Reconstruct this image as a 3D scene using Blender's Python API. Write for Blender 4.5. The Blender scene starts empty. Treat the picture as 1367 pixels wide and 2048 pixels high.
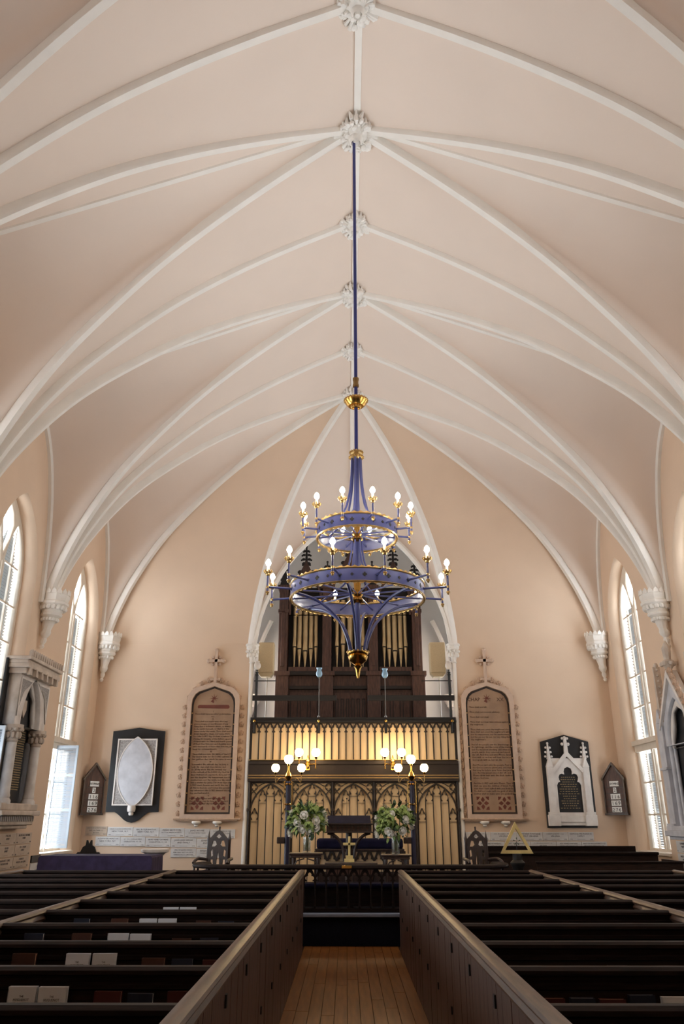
import bpy, bmesh, math, random
from mathutils import Vector, Matrix
random.seed(7)
SC = bpy.context.scene
COL = SC.collection
PI = math.pi

# ------------------------------------------------------------------ camera
F_PX, CX, CY = 1550.0, 683.5, 1024.0
PITCH = math.atan(613 / F_PX)
YAW = math.atan(8.5 / F_PX * math.cos(PITCH))
EYE = 1.75
cam_d = bpy.data.cameras.new('camera')
cam_d.sensor_fit = 'VERTICAL'
cam_d.sensor_height = 36.0
cam_d.sensor_width = 36.0
cam_d.lens = F_PX / 2048 * 36.0
cam_d.clip_start = 0.05
cam_d.clip_end = 200
cam = bpy.data.objects.new('camera', cam_d)
COL.objects.link(cam)
cam.location = (0, 0, EYE)
cam.rotation_euler = (PI / 2 + PITCH, 0, YAW)
SC.camera = cam

# ------------------------------------------------------------------ daylight
SKY = 12.8
world = bpy.data.worlds.new('daylight')
SC.world = world
world.use_nodes = True
wn = world.node_tree.nodes
bg = wn['Background']
bg.inputs['Color'].default_value = (0.85, 0.93, 1.0, 1)
bg.inputs['Strength'].default_value = SKY
SC.view_settings.view_transform = 'Standard'
SC.view_settings.look = 'None'
SC.view_settings.gamma = 1.0
SC.view_settings.exposure = 0.0
SC.view_settings.use_curve_mapping = False
SC.cycles.max_bounces = 8
SC.cycles.use_adaptive_sampling = True
SC.cycles.adaptive_threshold = 0.03
SC.cycles.diffuse_bounces = 5
SC.cycles.glossy_bounces = 4
SC.cycles.transparent_max_bounces = 12
SC.cycles.sample_clamp_indirect = 6.0
SC.cycles.caustics_reflective = False
SC.cycles.caustics_refractive = False

# ------------------------------------------------------------------ main dimensions (metres)
C0 = 0.17            # nave centre line
HW = 6.26            # half width wall to wall
XL, XR = C0 - HW, C0 + HW
WF = 19.26           # front wall
BAY = 4.06
BC = [WF - BAY / 2 - BAY * k for k in range(5)]      # bay centres, front to back
YB = WF - 5 * BAY    # entrance wall
RW = 6.12            # rib half span
CH = 2.48            # chancel arch half width
PLAT = 0.42          # chancel platform height

def at(px, py, D):
    """point at distance D along the nave seen at photograph pixel px,py -> (x, z)"""
    a = (px - CX) / F_PX; b = -(py - CY) / F_PX
    cp, sp = math.cos(PITCH), math.sin(PITCH)
    v = (a, cp - b * sp, sp + b * cp)
    c, s = math.cos(YAW), math.sin(YAW)
    r = (v[0] * c - v[1] * s, v[0] * s + v[1] * c, v[2])
    t = D / r[1]
    return (r[0] * t, EYE + r[2] * t)

# ------------------------------------------------------------------ materials
def lin(c):
    c = c / 255.0
    return c / 12.92 if c <= 0.04045 else ((c + 0.055) / 1.055) ** 2.4

def mat(name, rgb, rough=0.6, metal=0.0, var=0.12, scale=6.0, stretch=(1, 1, 1), bump=0.0, spec=0.5, rgb2=None, emit=None, estr=0.0, coat=0.0):
    m = bpy.data.materials.new(name)
    m.use_nodes = True
    nt = m.node_tree
    b = nt.nodes['Principled BSDF']
    col = [lin(v) for v in rgb]
    if rgb2 is None:
        c1 = [v * (1 - var) for v in col]; c2 = [min(1, v * (1 + var)) for v in col]
    else:
        c1 = col; c2 = [lin(v) for v in rgb2]
    tc = nt.nodes.new('ShaderNodeTexCoord')
    mp = nt.nodes.new('ShaderNodeMapping')
    mp.inputs['Scale'].default_value = stretch
    nz = nt.nodes.new('ShaderNodeTexNoise')
    nz.inputs['Scale'].default_value = scale
    nz.inputs['Detail'].default_value = 4
    rp = nt.nodes.new('ShaderNodeValToRGB')
    rp.color_ramp.elements[0].position = 0.32
    rp.color_ramp.elements[1].position = 0.68
    rp.color_ramp.elements[0].color = (*c1, 1)
    rp.color_ramp.elements[1].color = (*c2, 1)
    L = nt.links.new
    L(tc.outputs['Object'], mp.inputs['Vector'])
    L(mp.outputs['Vector'], nz.inputs['Vector'])
    L(nz.outputs['Fac'], rp.inputs['Fac'])
    L(rp.outputs['Color'], b.inputs['Base Color'])
    b.inputs['Roughness'].default_value = rough
    b.inputs['Metallic'].default_value = metal
    b.inputs['Specular IOR Level'].default_value = spec
    if coat:
        b.inputs['Coat Weight'].default_value = coat
        b.inputs['Coat Roughness'].default_value = 0.25
    if bump:
        bp = nt.nodes.new('ShaderNodeBump')
        bp.inputs['Strength'].default_value = bump
        bp.inputs['Distance'].default_value = 0.01
        L(nz.outputs['Fac'], bp.inputs['Height'])
        L(bp.outputs['Normal'], b.inputs['Normal'])
    if emit:
        b.inputs['Emission Color'].default_value = (*[lin(v) for v in emit], 1)
        b.inputs['Emission Strength'].default_value = estr
    return m

def glass_mat(name, tint=(0.97, 0.985, 1.0), gloss=0.06):
    m = bpy.data.materials.new(name)
    m.use_nodes = True
    nt = m.node_tree
    nt.nodes.clear()
    o = nt.nodes.new('ShaderNodeOutputMaterial')
    t = nt.nodes.new('ShaderNodeBsdfTransparent')
    g = nt.nodes.new('ShaderNodeBsdfGlossy')
    x = nt.nodes.new('ShaderNodeMixShader')
    nz = nt.nodes.new('ShaderNodeTexNoise')
    nz.inputs['Scale'].default_value = 3
    mr = nt.nodes.new('ShaderNodeMapRange')
    mr.inputs['To Min'].default_value = gloss * 0.7
    mr.inputs['To Max'].default_value = gloss * 1.3
    t.inputs['Color'].default_value = (*tint, 1)
    g.inputs['Roughness'].default_value = 0.05
    nt.links.new(nz.outputs['Fac'], mr.inputs['Value'])
    nt.links.new(mr.outputs['Result'], x.inputs['Fac'])
    nt.links.new(t.outputs[0], x.inputs[1])
    nt.links.new(g.outputs[0], x.inputs[2])
    nt.links.new(x.outputs[0], o.inputs['Surface'])
    return m

MT = {
    'plaster': mat('peach_plaster', (225, 199, 174), 0.85, var=0.025, scale=1.2, spec=0.2),
    'vault': mat('pale_vault_plaster', (230, 213, 199), 0.85, var=0.02, scale=0.9, spec=0.2),
    'white_plaster': mat('white_plaster', (238, 232, 224), 0.7, var=0.03, scale=3, spec=0.3),
    'carved': mat('carved_plaster', (236, 231, 224), 0.75, var=0.06, scale=14, bump=0.3, spec=0.3),
    'chamber': mat('chamber_plaster', (228, 224, 220), 0.8, var=0.03, scale=2, spec=0.2),
    'frame_paint': mat('cream_window_paint', (226, 214, 198), 0.5, var=0.04, scale=8),
    'louver': mat('grey_louver_paint', (128, 130, 130), 0.6, var=0.05),
    'shutter': mat('toned_down_white_shutter', (176, 186, 196), 0.45, var=0.04, scale=9),  # white leaf with shade put into its colour against the window's glare
    'glass': glass_mat('window_glass'),
    'clear_glass': glass_mat('clear_vase_glass', (0.93, 0.95, 0.94), 0.18),
    'pew': mat('dark_pew_wood', (21, 13, 11), 0.58, rgb2=(36, 23, 19), scale=5, stretch=(1, 8, 8), bump=0.15, spec=0.14),
    'pew_panel': mat('pew_panel_wood', (32, 19, 14), 0.55, rgb2=(52, 33, 24), scale=5, stretch=(1, 8, 8), bump=0.15, spec=0.25),
    'part_board': mat('partition_board_wood', (58, 37, 27), 0.5, rgb2=(90, 60, 45), scale=4, stretch=(8, 8, 0.8), bump=0.2),
    'part_cap': mat('worn_cap_wood', (54, 36, 27), 0.42, rgb2=(92, 66, 49), scale=5, stretch=(8, 0.7, 8), bump=0.2, coat=0.15),
    'black_peg': mat('black_peg', (14, 11, 10), 0.6),
    'floor': mat('warm_floor_board', (114, 68, 28), 0.38, rgb2=(148, 92, 40), scale=3, stretch=(8, 0.6, 8), bump=0.1, coat=0.2),
    'floor_dark': mat('dark_subfloor', (50, 34, 24), 0.7),
    'carpet': mat('dark_blue_carpet', (24, 24, 34), 0.95, scale=90, var=0.3, bump=0.4, spec=0.1),
    'nosing': mat('pale_step_nosing', (128, 138, 158), 0.35, scale=5),
    'dark_wood': mat('dark_carved_wood', (40, 26, 22), 0.42, rgb2=(62, 42, 35), scale=6, stretch=(6, 6, 1), coat=0.3),
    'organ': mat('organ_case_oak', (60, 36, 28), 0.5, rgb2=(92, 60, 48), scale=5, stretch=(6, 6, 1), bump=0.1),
    'organ_dark': mat('organ_dark_wood', (28, 18, 15), 0.6),  # darker wood of the organ's upper case, mouldings and finials
    'tracery': mat('dark_brown_tracery_paint', (42, 29, 22), 0.5, var=0.15),
    'cream_board': mat('cream_board', (234, 204, 160), 0.55, rgb2=(240, 212, 172), scale=4, stretch=(6, 6, 0.6)),
    'gilt_line': mat('gilt_line', (206, 168, 104), 0.4, metal=0.3),
    'pipe': mat('organ_pipe_metal', (196, 172, 132), 0.38, metal=0.55, var=0.06),
    'iron': mat('black_iron', (22, 18, 16), 0.5),
    'brass': mat('polished_brass', (206, 160, 82), 0.2, metal=1.0, var=0.08),
    'gold': mat('gold_leaf', (214, 180, 118), 0.28, metal=0.85, var=0.1, scale=20),
    'old_brass': mat('aged_brass', (150, 122, 80), 0.35, metal=0.9),
    'blue_metal': mat('blue_enamel', (68, 74, 126), 0.32, var=0.05, coat=0.3),
    'blue_rod': mat('deep_blue_rod', (44, 52, 118), 0.35, var=0.05),
    'dark_blue_pole': mat('navy_pole', (32, 30, 58), 0.35),
    'bulb': mat('bulb_glow', (255, 240, 214), 0.3, emit=(255, 242, 222), estr=150.0),
    'candle': mat('candle_tube_white', (238, 226, 206), 0.4, emit=(255, 214, 150), estr=2.0),
    'globe': mat('lit_glass_globe', (255, 236, 206), 0.3, emit=(255, 222, 170), estr=36.0),
    'white_globe': mat('unlit_white_globe', (226, 216, 206), 0.3),
    'blue_glass': mat('pale_blue_glass', (140, 176, 204), 0.15, spec=0.6),
    'speaker': mat('beige_speaker_cloth', (206, 184, 148), 0.8, var=0.05, scale=60, bump=0.2),
    'marble': mat('grey_white_marble', (196, 188, 182), 0.4, rgb2=(228, 222, 218), scale=3.5),
    'marble_warm': mat('aged_warm_marble', (176, 160, 146), 0.45, rgb2=(212, 198, 184), scale=3.5),
    'marble_white': mat('white_marble', (214, 206, 200), 0.4, rgb2=(236, 230, 224), scale=4),
    'marble_cool': mat('cool_pale_marble', (186, 186, 192), 0.45, rgb2=(208, 208, 214), scale=5),
    'carve_ground': mat('carved_grey_ground', (132, 126, 124), 0.7, rgb2=(178, 172, 168), scale=40, bump=0.6),
    'black_slate': mat('black_slate', (26, 28, 32), 0.4, var=0.2),
    'slate_ink': mat('faded_gilt_lettering', (150, 128, 92), 0.6),
    'plaque': mat('plaque_marble', (206, 204, 204), 0.4, rgb2=(226, 224, 222), scale=5),
    'plaque_cream': mat('cream_plaque_marble', (184, 164, 144), 0.45, rgb2=(204, 184, 164), scale=5),
    'ink': mat('engraved_lettering', (70, 66, 72), 0.7),
    'stone_tablet': mat('buff_stone_tablet', (150, 122, 100), 0.8, rgb2=(170, 140, 114), scale=3),
    'tablet_ink': mat('brown_tablet_lettering', (82, 58, 46), 0.8),
    'tablet_red': mat('dull_red_paint', (112, 62, 50), 0.8),
    'tablet_frame': mat('pinkish_stone_frame', (204, 178, 158), 0.75, var=0.06, scale=8),
    'crocket': mat('weathered_crocket', (196, 166, 142), 0.8, var=0.12, scale=16, bump=0.4),
    'tablet_line': mat('dark_inlay', (52, 42, 38), 0.6),
    'card': mat('white_number_card', (232, 230, 226), 0.6, var=0.02),
    'card_ink': mat('black_numeral', (16, 14, 14), 0.6),
    'purple_cloth': mat('blue_purple_cloth', (44, 36, 62), 0.8, rgb2=(60, 50, 82), scale=7, spec=0.3),
    'navy_cloth': mat('navy_velvet', (26, 24, 48), 0.85, var=0.2, scale=9, spec=0.15),
    'gold_paint': mat('pale_gold_triangle', (226, 204, 140), 0.35, metal=0.2),
    'leaf': mat('mid_green_leaf', (72, 96, 44), 0.6, rgb2=(108, 132, 66), scale=9),
    'leaf_dark': mat('deep_green_leaf', (40, 58, 36), 0.6, rgb2=(62, 84, 52), scale=9),
    'hydrangea': mat('lime_green_bloom', (142, 166, 88), 0.7, rgb2=(176, 192, 118), scale=30, bump=0.5),
    'rose': mat('white_rose', (240, 236, 226), 0.6, rgb2=(250, 248, 242), scale=20),
    'cover_white': mat('white_book_cover', (224, 230, 238), 0.5, var=0.03),
    'cover_red': mat('maroon_book_cover', (74, 26, 24), 0.5),
    'cover_brown': mat('brown_book_cover', (70, 40, 28), 0.5),
    'cover_blue': mat('navy_book_cover', (24, 32, 52), 0.5),
    'pages': mat('page_edges', (226, 224, 220), 0.7, scale=60, stretch=(1, 1, 20)),
    'pages_tan': mat('tan_page_edges', (212, 170, 138), 0.7, scale=60),
    'steel': mat('grey_steel', (120, 116, 112), 0.4, metal=0.8),
}

# ------------------------------------------------------------------ mesh helpers
class MB:
    def __init__(s):
        s.v = []; s.f = []
    def add(s, vs, fs):
        o = len(s.v)
        s.v += [tuple(p) for p in vs]
        s.f += [tuple(i + o for i in f) for f in fs]
        return s
    def box(s, x0, x1, y0, y1, z0, z1):
        vs = [(x, y, z) for z in (z0, z1) for y in (y0, y1) for x in (x0, x1)]
        return s.add(vs, [(0, 2, 3, 1), (4, 5, 7, 6), (0, 1, 5, 4), (2, 6, 7, 3), (0, 4, 6, 2), (1, 3, 7, 5)])
    def cbox(s, cx, cy, cz, sx, sy, sz):
        return s.box(cx - sx / 2, cx + sx / 2, cy - sy / 2, cy + sy / 2, cz - sz / 2, cz + sz / 2)
    def tube(s, pts, r, n=8, caps=True, closed=False):
        P = [Vector(p) for p in pts]; m = len(P)
        R = r if isinstance(r, (list, tuple)) else [r] * m
        up = Vector((0, 0, 1)); vs = []; prev = None
        for i in range(m):
            if closed:
                t = P[(i + 1) % m] - P[i - 1]
            else:
                t = P[min(i + 1, m - 1)] - P[max(i - 1, 0)]
            t.normalize()
            if prev is None:
                a = t.cross(up)
                if a.length < 1e-4: a = t.cross(Vector((1, 0, 0)))
            else:
                a = prev - t * prev.dot(t)
                if a.length < 1e-5: a = t.cross(up)
            a.normalize(); prev = a; b = t.cross(a)
            for k in range(n):
                w = 2 * PI * k / n
                vs.append(P[i] + (a * math.cos(w) + b * math.sin(w)) * R[i])
        fs = []
        for i in range(m if closed else m - 1):
            j = (i + 1) % m
            for k in range(n):
                k2 = (k + 1) % n
                fs.append((i * n + k, i * n + k2, j * n + k2, j * n + k))
        if caps and not closed:
            fs.append(tuple(range(n - 1, -1, -1))); fs.append(tuple((m - 1) * n + k for k in range(n)))
        return s.add(vs, fs)
    def lathe(s, prof, n=16, c=(0, 0, 0), a0=0.0, a1=2 * PI, caps=True):
        full = abs(a1 - a0 - 2 * PI) < 1e-6
        cols = n if full else n + 1
        vs = []; m = len(prof)
        for r, z in prof:
            for k in range(cols):
                w = a0 + (a1 - a0) * k / n
                vs.append((c[0] + r * math.cos(w), c[1] + r * math.sin(w), c[2] + z))
        fs = []
        for i in range(m - 1):
            for k in range(n):
                k2 = (k + 1) % cols
                fs.append((i * cols + k, i * cols + k2, (i + 1) * cols + k2, (i + 1) * cols + k))
        if full and caps and (abs(prof[0][0] - prof[-1][0]) > 1e-6 or abs(prof[0][1] - prof[-1][1]) > 1e-6):
            if prof[0][0] > 1e-5: fs.append(tuple(range(n - 1, -1, -1)))
            if prof[-1][0] > 1e-5: fs.append(tuple((m - 1) * n + k for k in range(n)))
        return s.add(vs, fs)
    def ball(s, c, r, n=10, m=6, sq=(1, 1, 1)):
        vs = []; fs = []
        for i in range(m + 1):
            t = PI * i / m
            for k in range(n):
                w = 2 * PI * k / n
                vs.append((c[0] + r * sq[0] * math.sin(t) * math.cos(w), c[1] + r * sq[1] * math.sin(t) * math.sin(w), c[2] + r * sq[2] * math.cos(t)))
        for i in range(m):
            for k in range(n):
                k2 = (k + 1) % n
                fs.append((i * n + k, (i + 1) * n + k, (i + 1) * n + k2, i * n + k2))
        return s.add(vs, fs)
    def prism(s, poly, t0, t1, ax='XZ'):
        """convex-ish polygon (a,b) swept from t0 to t1; XZ: a->x b->z t->y, YZ: a->y b->z t->x, XY: a->x b->y t->z"""
        n = len(poly)
        def mp(a, b, t):
            return (a, t, b) if ax == 'XZ' else ((t, a, b) if ax == 'YZ' else (a, b, t))
        vs = [mp(a, b, t0) for a, b in poly] + [mp(a, b, t1) for a, b in poly]
        fs = [tuple(range(n)), tuple(range(2 * n - 1, n - 1, -1))]
        for i in range(n):
            j = (i + 1) % n
            fs.append((i, i + n, j + n, j))
        return s.add(vs, fs)
    def sweep(s, prof, A, B, ax='x'):
        """profile (d,h) swept along x (d->y) or y (d->x) from A to B, h->z"""
        return s.prism(prof, A, B, 'YZ' if ax == 'x' else 'XZ')
    def mesh(s, name, mt, smooth=False):
        me = bpy.data.meshes.new(name)
        me.from_pydata(s.v, [], s.f)
        me.validate(clean_customdata=False)
        if mt is not None:
            me.materials.append(MT[mt] if isinstance(mt, str) else mt)
        bm = bmesh.new(); bm.from_mesh(me)
        bmesh.ops.recalc_face_normals(bm, faces=bm.faces)
        bm.to_mesh(me); bm.free()
        if smooth:
            me.polygons.foreach_set('use_smooth', [True] * len(me.polygons))
            if smooth != 'all':
                me.set_sharp_from_angle(angle=math.radians(40))
        me.update()
        return me
    def build(s, name, mt, parent=None, loc=(0, 0, 0), smooth=False, bev=0.0, rz=0.0):
        return ob(name, s.mesh(name, mt, smooth), parent, loc, rz, bev)

def ob(name, me, parent=None, loc=(0, 0, 0), rz=0.0, bev=0.0):
    o = bpy.data.objects.new(name, me)
    COL.objects.link(o)
    o.location = loc
    if rz: o.rotation_euler = (0, 0, rz)
    if parent is not None: o.parent = parent
    if bev:
        b = o.modifiers.new('edge', 'BEVEL')
        b.width = bev; b.segments = 2; b.limit_method = 'ANGLE'; b.angle_limit = math.radians(40)
    return o

def tag(o, label=None, cat=None, group=None, kind=None):
    if label: o['label'] = label
    if cat: o['category'] = cat
    if group: o['group'] = group
    if kind: o['kind'] = kind
    return o

def thing(name, label, cat, loc=(0, 0, 0), rz=0.0, group=None):
    return tag(ob(name, None, None, loc, rz), label, cat, group)

def struct(name, mb, mt, smooth=False, label=None):
    o = mb.build(name, mt, smooth=smooth)
    tag(o, label, None, None, 'structure')
    return o

def copy_tree(o, parent=None):
    c = o.copy()
    COL.objects.link(c)
    c.parent = parent
    for ch in list(o.children):
        copy_tree(ch, c)
    return c

def setmat(me, mt):
    me.materials.clear(); me.materials.append(MT[mt] if isinstance(mt, str) else mt)

def plate_mesh(name, loops, thick, mt, ax='XZ', off=0.0):
    """flat plate with even-odd holes; loops of (a,b); front face at off - thick"""
    cu = bpy.data.curves.new(name, 'CURVE')
    cu.dimensions = '2D'; cu.fill_mode = 'BOTH'; cu.extrude = thick / 2
    for L in loops:
        sp = cu.splines.new('POLY')
        sp.points.add(len(L) - 1)
        for p, (a, b) in zip(sp.points, L): p.co = (a, b, 0, 1)
        sp.use_cyclic_u = True
    o = bpy.data.objects.new(name, cu)
    me = bpy.data.meshes.new_from_object(o)
    bpy.data.objects.remove(o); bpy.data.curves.remove(cu)
    for v in me.vertices:
        a, b, t = v.co
        if ax == 'XZ': v.co = (a, off - thick / 2 + t, b)
        elif ax == 'YZ': v.co = (off - thick / 2 + t, a, b)
        else: v.co = (a, b, off - thick / 2 + t)
    bm = bmesh.new(); bm.from_mesh(me)
    bmesh.ops.remove_doubles(bm, verts=bm.verts, dist=1e-5)
    bmesh.ops.recalc_face_normals(bm, faces=bm.faces)
    bm.to_mesh(me); bm.free()
    me.name = name
    setmat(me, mt)
    return me

def plate(name, loops, thick, mt, parent=None, loc=(0, 0, 0), ax='XZ', off=0.0, rz=0.0):
    return ob(name, plate_mesh(name, loops, thick, mt, ax, off), parent, loc, rz)

def text_mesh(lines, mt, ax='XZ', off=0.0, depth=0.004, res=2, flip=False):
    """lines: (string, size, x centre or left, z baseline, align); returns one mesh of flat raised lettering facing -y (XZ)"""
    V = []; Fc = []
    for s, size, x, z, al in lines:
        cu = bpy.data.curves.new('lettering', 'FONT')
        cu.body = s; cu.size = size; cu.align_x = al; cu.extrude = depth / 2; cu.resolution_u = res
        o = bpy.data.objects.new('lettering', cu)
        me = bpy.data.meshes.new_from_object(o)
        k = len(V)
        for v in me.vertices:
            a, b, t = v.co
            a += x; b += z
            if ax == 'XZ': V.append((a, off - depth / 2 - t, b))
            elif ax == 'YZ+': V.append((off + depth / 2 + t, a, b))       # faces +x, reads along +y
            elif ax == 'YZ-': V.append((off - depth / 2 - t, -a, b))      # faces -x, reads along -y
        Fc += [tuple(i + k for i in p.vertices) for p in me.polygons]
        bpy.data.objects.remove(o); bpy.data.meshes.remove(me); bpy.data.curves.remove(cu)
    me = bpy.data.meshes.new('lettering')
    me.from_pydata(V, [], Fc)
    setmat(me, mt)
    me.update()
    return me

def arc(cx, cz, r, a0, a1, n):
    return [(cx + r * math.cos(math.radians(a0 + (a1 - a0) * i / n)), cz + r * math.sin(math.radians(a0 + (a1 - a0) * i / n))) for i in range(n + 1)]

def pointed(x0, x1, z0, zs, k=1.0, n=10, R=None):
    """pointed-arch outline: sill z0, springing zs, arc radius R (default k * width)"""
    w = x1 - x0
    R = R or k * w
    mid = (x0 + x1) / 2
    cr = x1 - R
    a = math.degrees(math.acos((mid - cr) / R))
    right = arc(cr, zs, R, 0, a, n)
    left = [(x0 + x1 - x, z) for x, z in reversed(right)][1:]
    return [(x0, z0), (x1, z0)] + right + left

def clip_rect(poly, x0, x1, z0, z1):
    def cl(P, f, g):
        out = []
        for i in range(len(P)):
            a, b = P[i - 1], P[i]
            fa, fb = f(a), f(b)
            if (fa >= 0) != (fb >= 0):
                t = fa / (fa - fb)
                out.append((a[0] + (b[0] - a[0]) * t, a[1] + (b[1] - a[1]) * t))
            if fb >= 0: out.append(b)
        return out
    for f in (lambda p: p[0] - x0, lambda p: x1 - p[0], lambda p: p[1] - z0, lambda p: z1 - p[1]):
        poly = cl(poly, f, None)
        if not poly: return []
    return poly

def trefoil_head(cx, w, z0, zs, h):
    """cusped light: straight body to zs then side bulge, cusp and a small pointed top lobe; total head height h"""
    a = w / 2
    R = [(a, z0), (a, zs), (a * 0.62, zs + h * 0.04), (a * 0.60, zs + h * 0.10), (a * 0.86, zs + h * 0.20), (a * 0.98, zs + h * 0.34), (a * 0.90, zs + h * 0.48),
         (a * 0.66, zs + h * 0.58), (a * 0.32, zs + h * 0.62), (a * 0.38, zs + h * 0.72), (a * 0.36, zs + h * 0.82), (a * 0.2, zs + h * 0.93), (0, zs + h)]
    return [(cx + x, z) for x, z in R] + [(cx - x, z) for x, z in reversed(R[:-1])]

def quatrefoil(cx, cz, r, n=5):
    out = []
    for q in range(4):
        a = 90 * q
        ox, oz = cx + r * 0.52 * math.cos(math.radians(a)), cz + r * 0.52 * math.sin(math.radians(a))
        out += arc(ox, oz, r * 0.48, a - 115, a + 115, n)
    return out

def circle(cx, cz, r, n=16, rx=None):
    rx = rx or r
    return [(cx + rx * math.cos(2 * PI * i / n), cz + r * math.sin(2 * PI * i / n)) for i in range(n)]

ORD = ['first', 'second', 'third', 'fourth', 'fifth', 'sixth', 'seventh', 'eighth', 'ninth', 'tenth', 'eleventh', 'twelfth']

# ================================================================== VAULT
PROF = [(0.0, 11.82), (0.047, 11.66), (0.2, 11.19), (0.36, 10.63), (0.514, 9.99), (0.65, 9.28), (0.76, 8.62), (0.842, 7.98), (0.915, 7.25), (0.962, 6.62), (0.99, 6.1), (1.0, 5.75)]
def catmull(P, per=5):
    out = []
    for i in range(len(P) - 1):
        p0 = P[max(i - 1, 0)]; p1 = P[i]; p2 = P[i + 1]; p3 = P[min(i + 2, len(P) - 1)]
        for k in range(per):
            t = k / per
            q = []
            for a in range(len(p1)):
                q.append(0.5 * (2 * p1[a] + (p2[a] - p0[a]) * t + (2 * p0[a] - 5 * p1[a] + 4 * p2[a] - p3[a]) * t * t + (-p0[a] + 3 * p1[a] - 3 * p2[a] + p3[a]) * t ** 3))
            out.append(tuple(q))
    out.append(tuple(P[-1]))
    return out
PS = catmull(PROF, 4)
RIDGE_DROP = 2.45
def ridge(u, drop=RIDGE_DROP): return 11.85 - u * drop
def arch_q(v):
    w = abs(v) / 0.88
    return 0.0 if w >= 1 else (1 - w ** 2.2) ** 0.45
def arch_q2(v):
    w = abs(v)
    return 0.0 if w >= 1 else (1 - w ** 1.75) ** 0.62
UP = 0.03

vault = MB()
def grid(rows, mb=vault):
    n = len(rows[0]); vs = [p for r in rows for p in r]; fs = []
    for i in range(len(rows) - 1):
        for j in range(n - 1):
            fs.append((i * n + j, i * n + j + 1, (i + 1) * n + j + 1, (i + 1) * n + j))
    mb.add(vs, fs)
VV = [-1 + 2 * i / 24 for i in range(25)]
VV = sorted(set(VV + [-.88, .88, -.86, .86, -.8, .8]))
for k, dc in enumerate(BC):
    for s in (-1, 1):
        for e in (-1, 1):
            if k == 0 and e == 1: continue
            grid([[(C0 + s * u * HW, dc + e * BAY / 2 * (u + (1 - u) * j), z + UP) for j in (0, .5, 1)] for u, z in PS])
        grid([[(C0 + s * u * HW, dc + v * u * BAY / 2, z + UP + max(0, ridge(u) - z) * arch_q(v)) for v in VV] for u, z in PS])
dc = BC[0]
front_web = MB()
for s in (-1, 1):     # webs over the front wall
    grid([[(C0 + s * u * (CH + (HW - CH) * j), dc + BAY / 2 * u + UP * .3, z + UP * (1 - u)) for j in (0, .5, 1)] for u, z in PS], front_web)
VD = 2.75
grid([[(C0 + v * u * CH, dc + BAY / 2 * u + UP * .3, z + UP + max(0, ridge(u, VD) - z) * arch_q2(v)) for v in [-1 + 2 * i / 32 for i in range(33)]] for u, z in PS])
ceiling = struct('ceiling', vault, 'vault', smooth='all')

RIBP = [(-.074, .18), (-.074, .012), (-.05, -.032), (.05, -.032), (.074, .012), (.074, .18)]
def rib(pts, side, sc=1.0, name='rib'):
    P = [Vector(p) for p in pts]; side = Vector(side).normalized(); mb = MB(); n = len(RIBP); vs = []; fs = []
    for i in range(len(P)):
        t = (P[min(i + 1, len(P) - 1)] - P[max(i - 1, 0)]).normalized()
        nr = side.cross(t).normalized()
        if nr.z < 0 or (abs(nr.z) < 1e-3 and False): nr = -nr
        for a, b in RIBP: vs.append(P[i] + side * a * sc + nr * b * sc)
    for i in range(len(P) - 1):
        for k in range(n):
            fs.append((i * n + k, i * n + (k + 1) % n, (i + 1) * n + (k + 1) % n, (i + 1) * n + k))
    fs.append(tuple(range(n))); fs.append(tuple((len(P) - 1) * n + k for k in range(n)))
    mb.add(vs, fs)
    return mb.build(name, 'white_plaster', ceiling, smooth=True)
def plan_rib(A, B, sc=1.0):
    """rib over the plan line A (boss) -> B (corbel) on the vault profile"""
    d = Vector((B[0] - A[0], B[1] - A[1], 0))
    # normal must point up and outward: build with explicit side
    side = Vector((-d.y, d.x, 0))
    return rib([(A[0] + d.x * u, A[1] + d.y * u, z) for u, z in PS], side, sc)
for k, dc in enumerate(BC[:5]):
    for s in (-1, 1):
        for e in (-1, 1):
            plan_rib((C0, dc), (C0 + s * RW, dc + e * (BAY / 2 - .13)))
        # lateral ridge rib
        rib([(C0 + s * u * HW, dc, ridge(u) + .03) for u in [i / 12 for i in range(13)]], (0, 1, 0), .8, 'ridge_rib')
        # wall rib above the window
        pts = []
        for v in VV:
            if abs(v) <= .881: pts.append((C0 + s * (HW - .03), dc + v * BAY / 2, 5.75 + (ridge(1) - 5.75) * arch_q(v)))
        P = [Vector(p) for p in pts]
        mb = MB(); mb.tube(P, .06, 6); mb.build('wall_rib', 'white_plaster', ceiling, smooth=True)
    if k > 0 or True:
        dt = dc - BAY / 2
        for s in (-1, 1): plan_rib((C0, dt), (C0 + s * RW, dt))
for s in (-1, 1):
    plan_rib((C0, BC[0]), (C0 + s * CH, WF - .02), .95)
# moulded arch on the front plane of the organ chamber
pts = [(C0 + v * CH, WF - .02, 5.75 + (ridge(1, VD) - 5.75) * arch_q2(v)) for v in [-1 + 2 * i / 40 for i in range(41)]]
MB().tube(pts, .075, 6).build('chamber_arch_rib', 'white_plaster', ceiling, smooth=True)
# long ridge moulding
MB().box(C0 - .03, C0 + .07, BC[4], BC[0], 11.80, 11.95).build('ridge_moulding', 'white_plaster', ceiling)
MB().tube([(C0 - .09, BC[4], 11.82), (C0 - .09, BC[0], 11.82)], .02, 6).build('ridge_bead', 'white_plaster', ceiling)
MB().tube([(C0, BC[0], 11.85), (C0, WF - .02, ridge(1, VD) + .02)], .055, 6).build('ridge_rib', 'white_plaster', ceiling, smooth=True)

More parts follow.
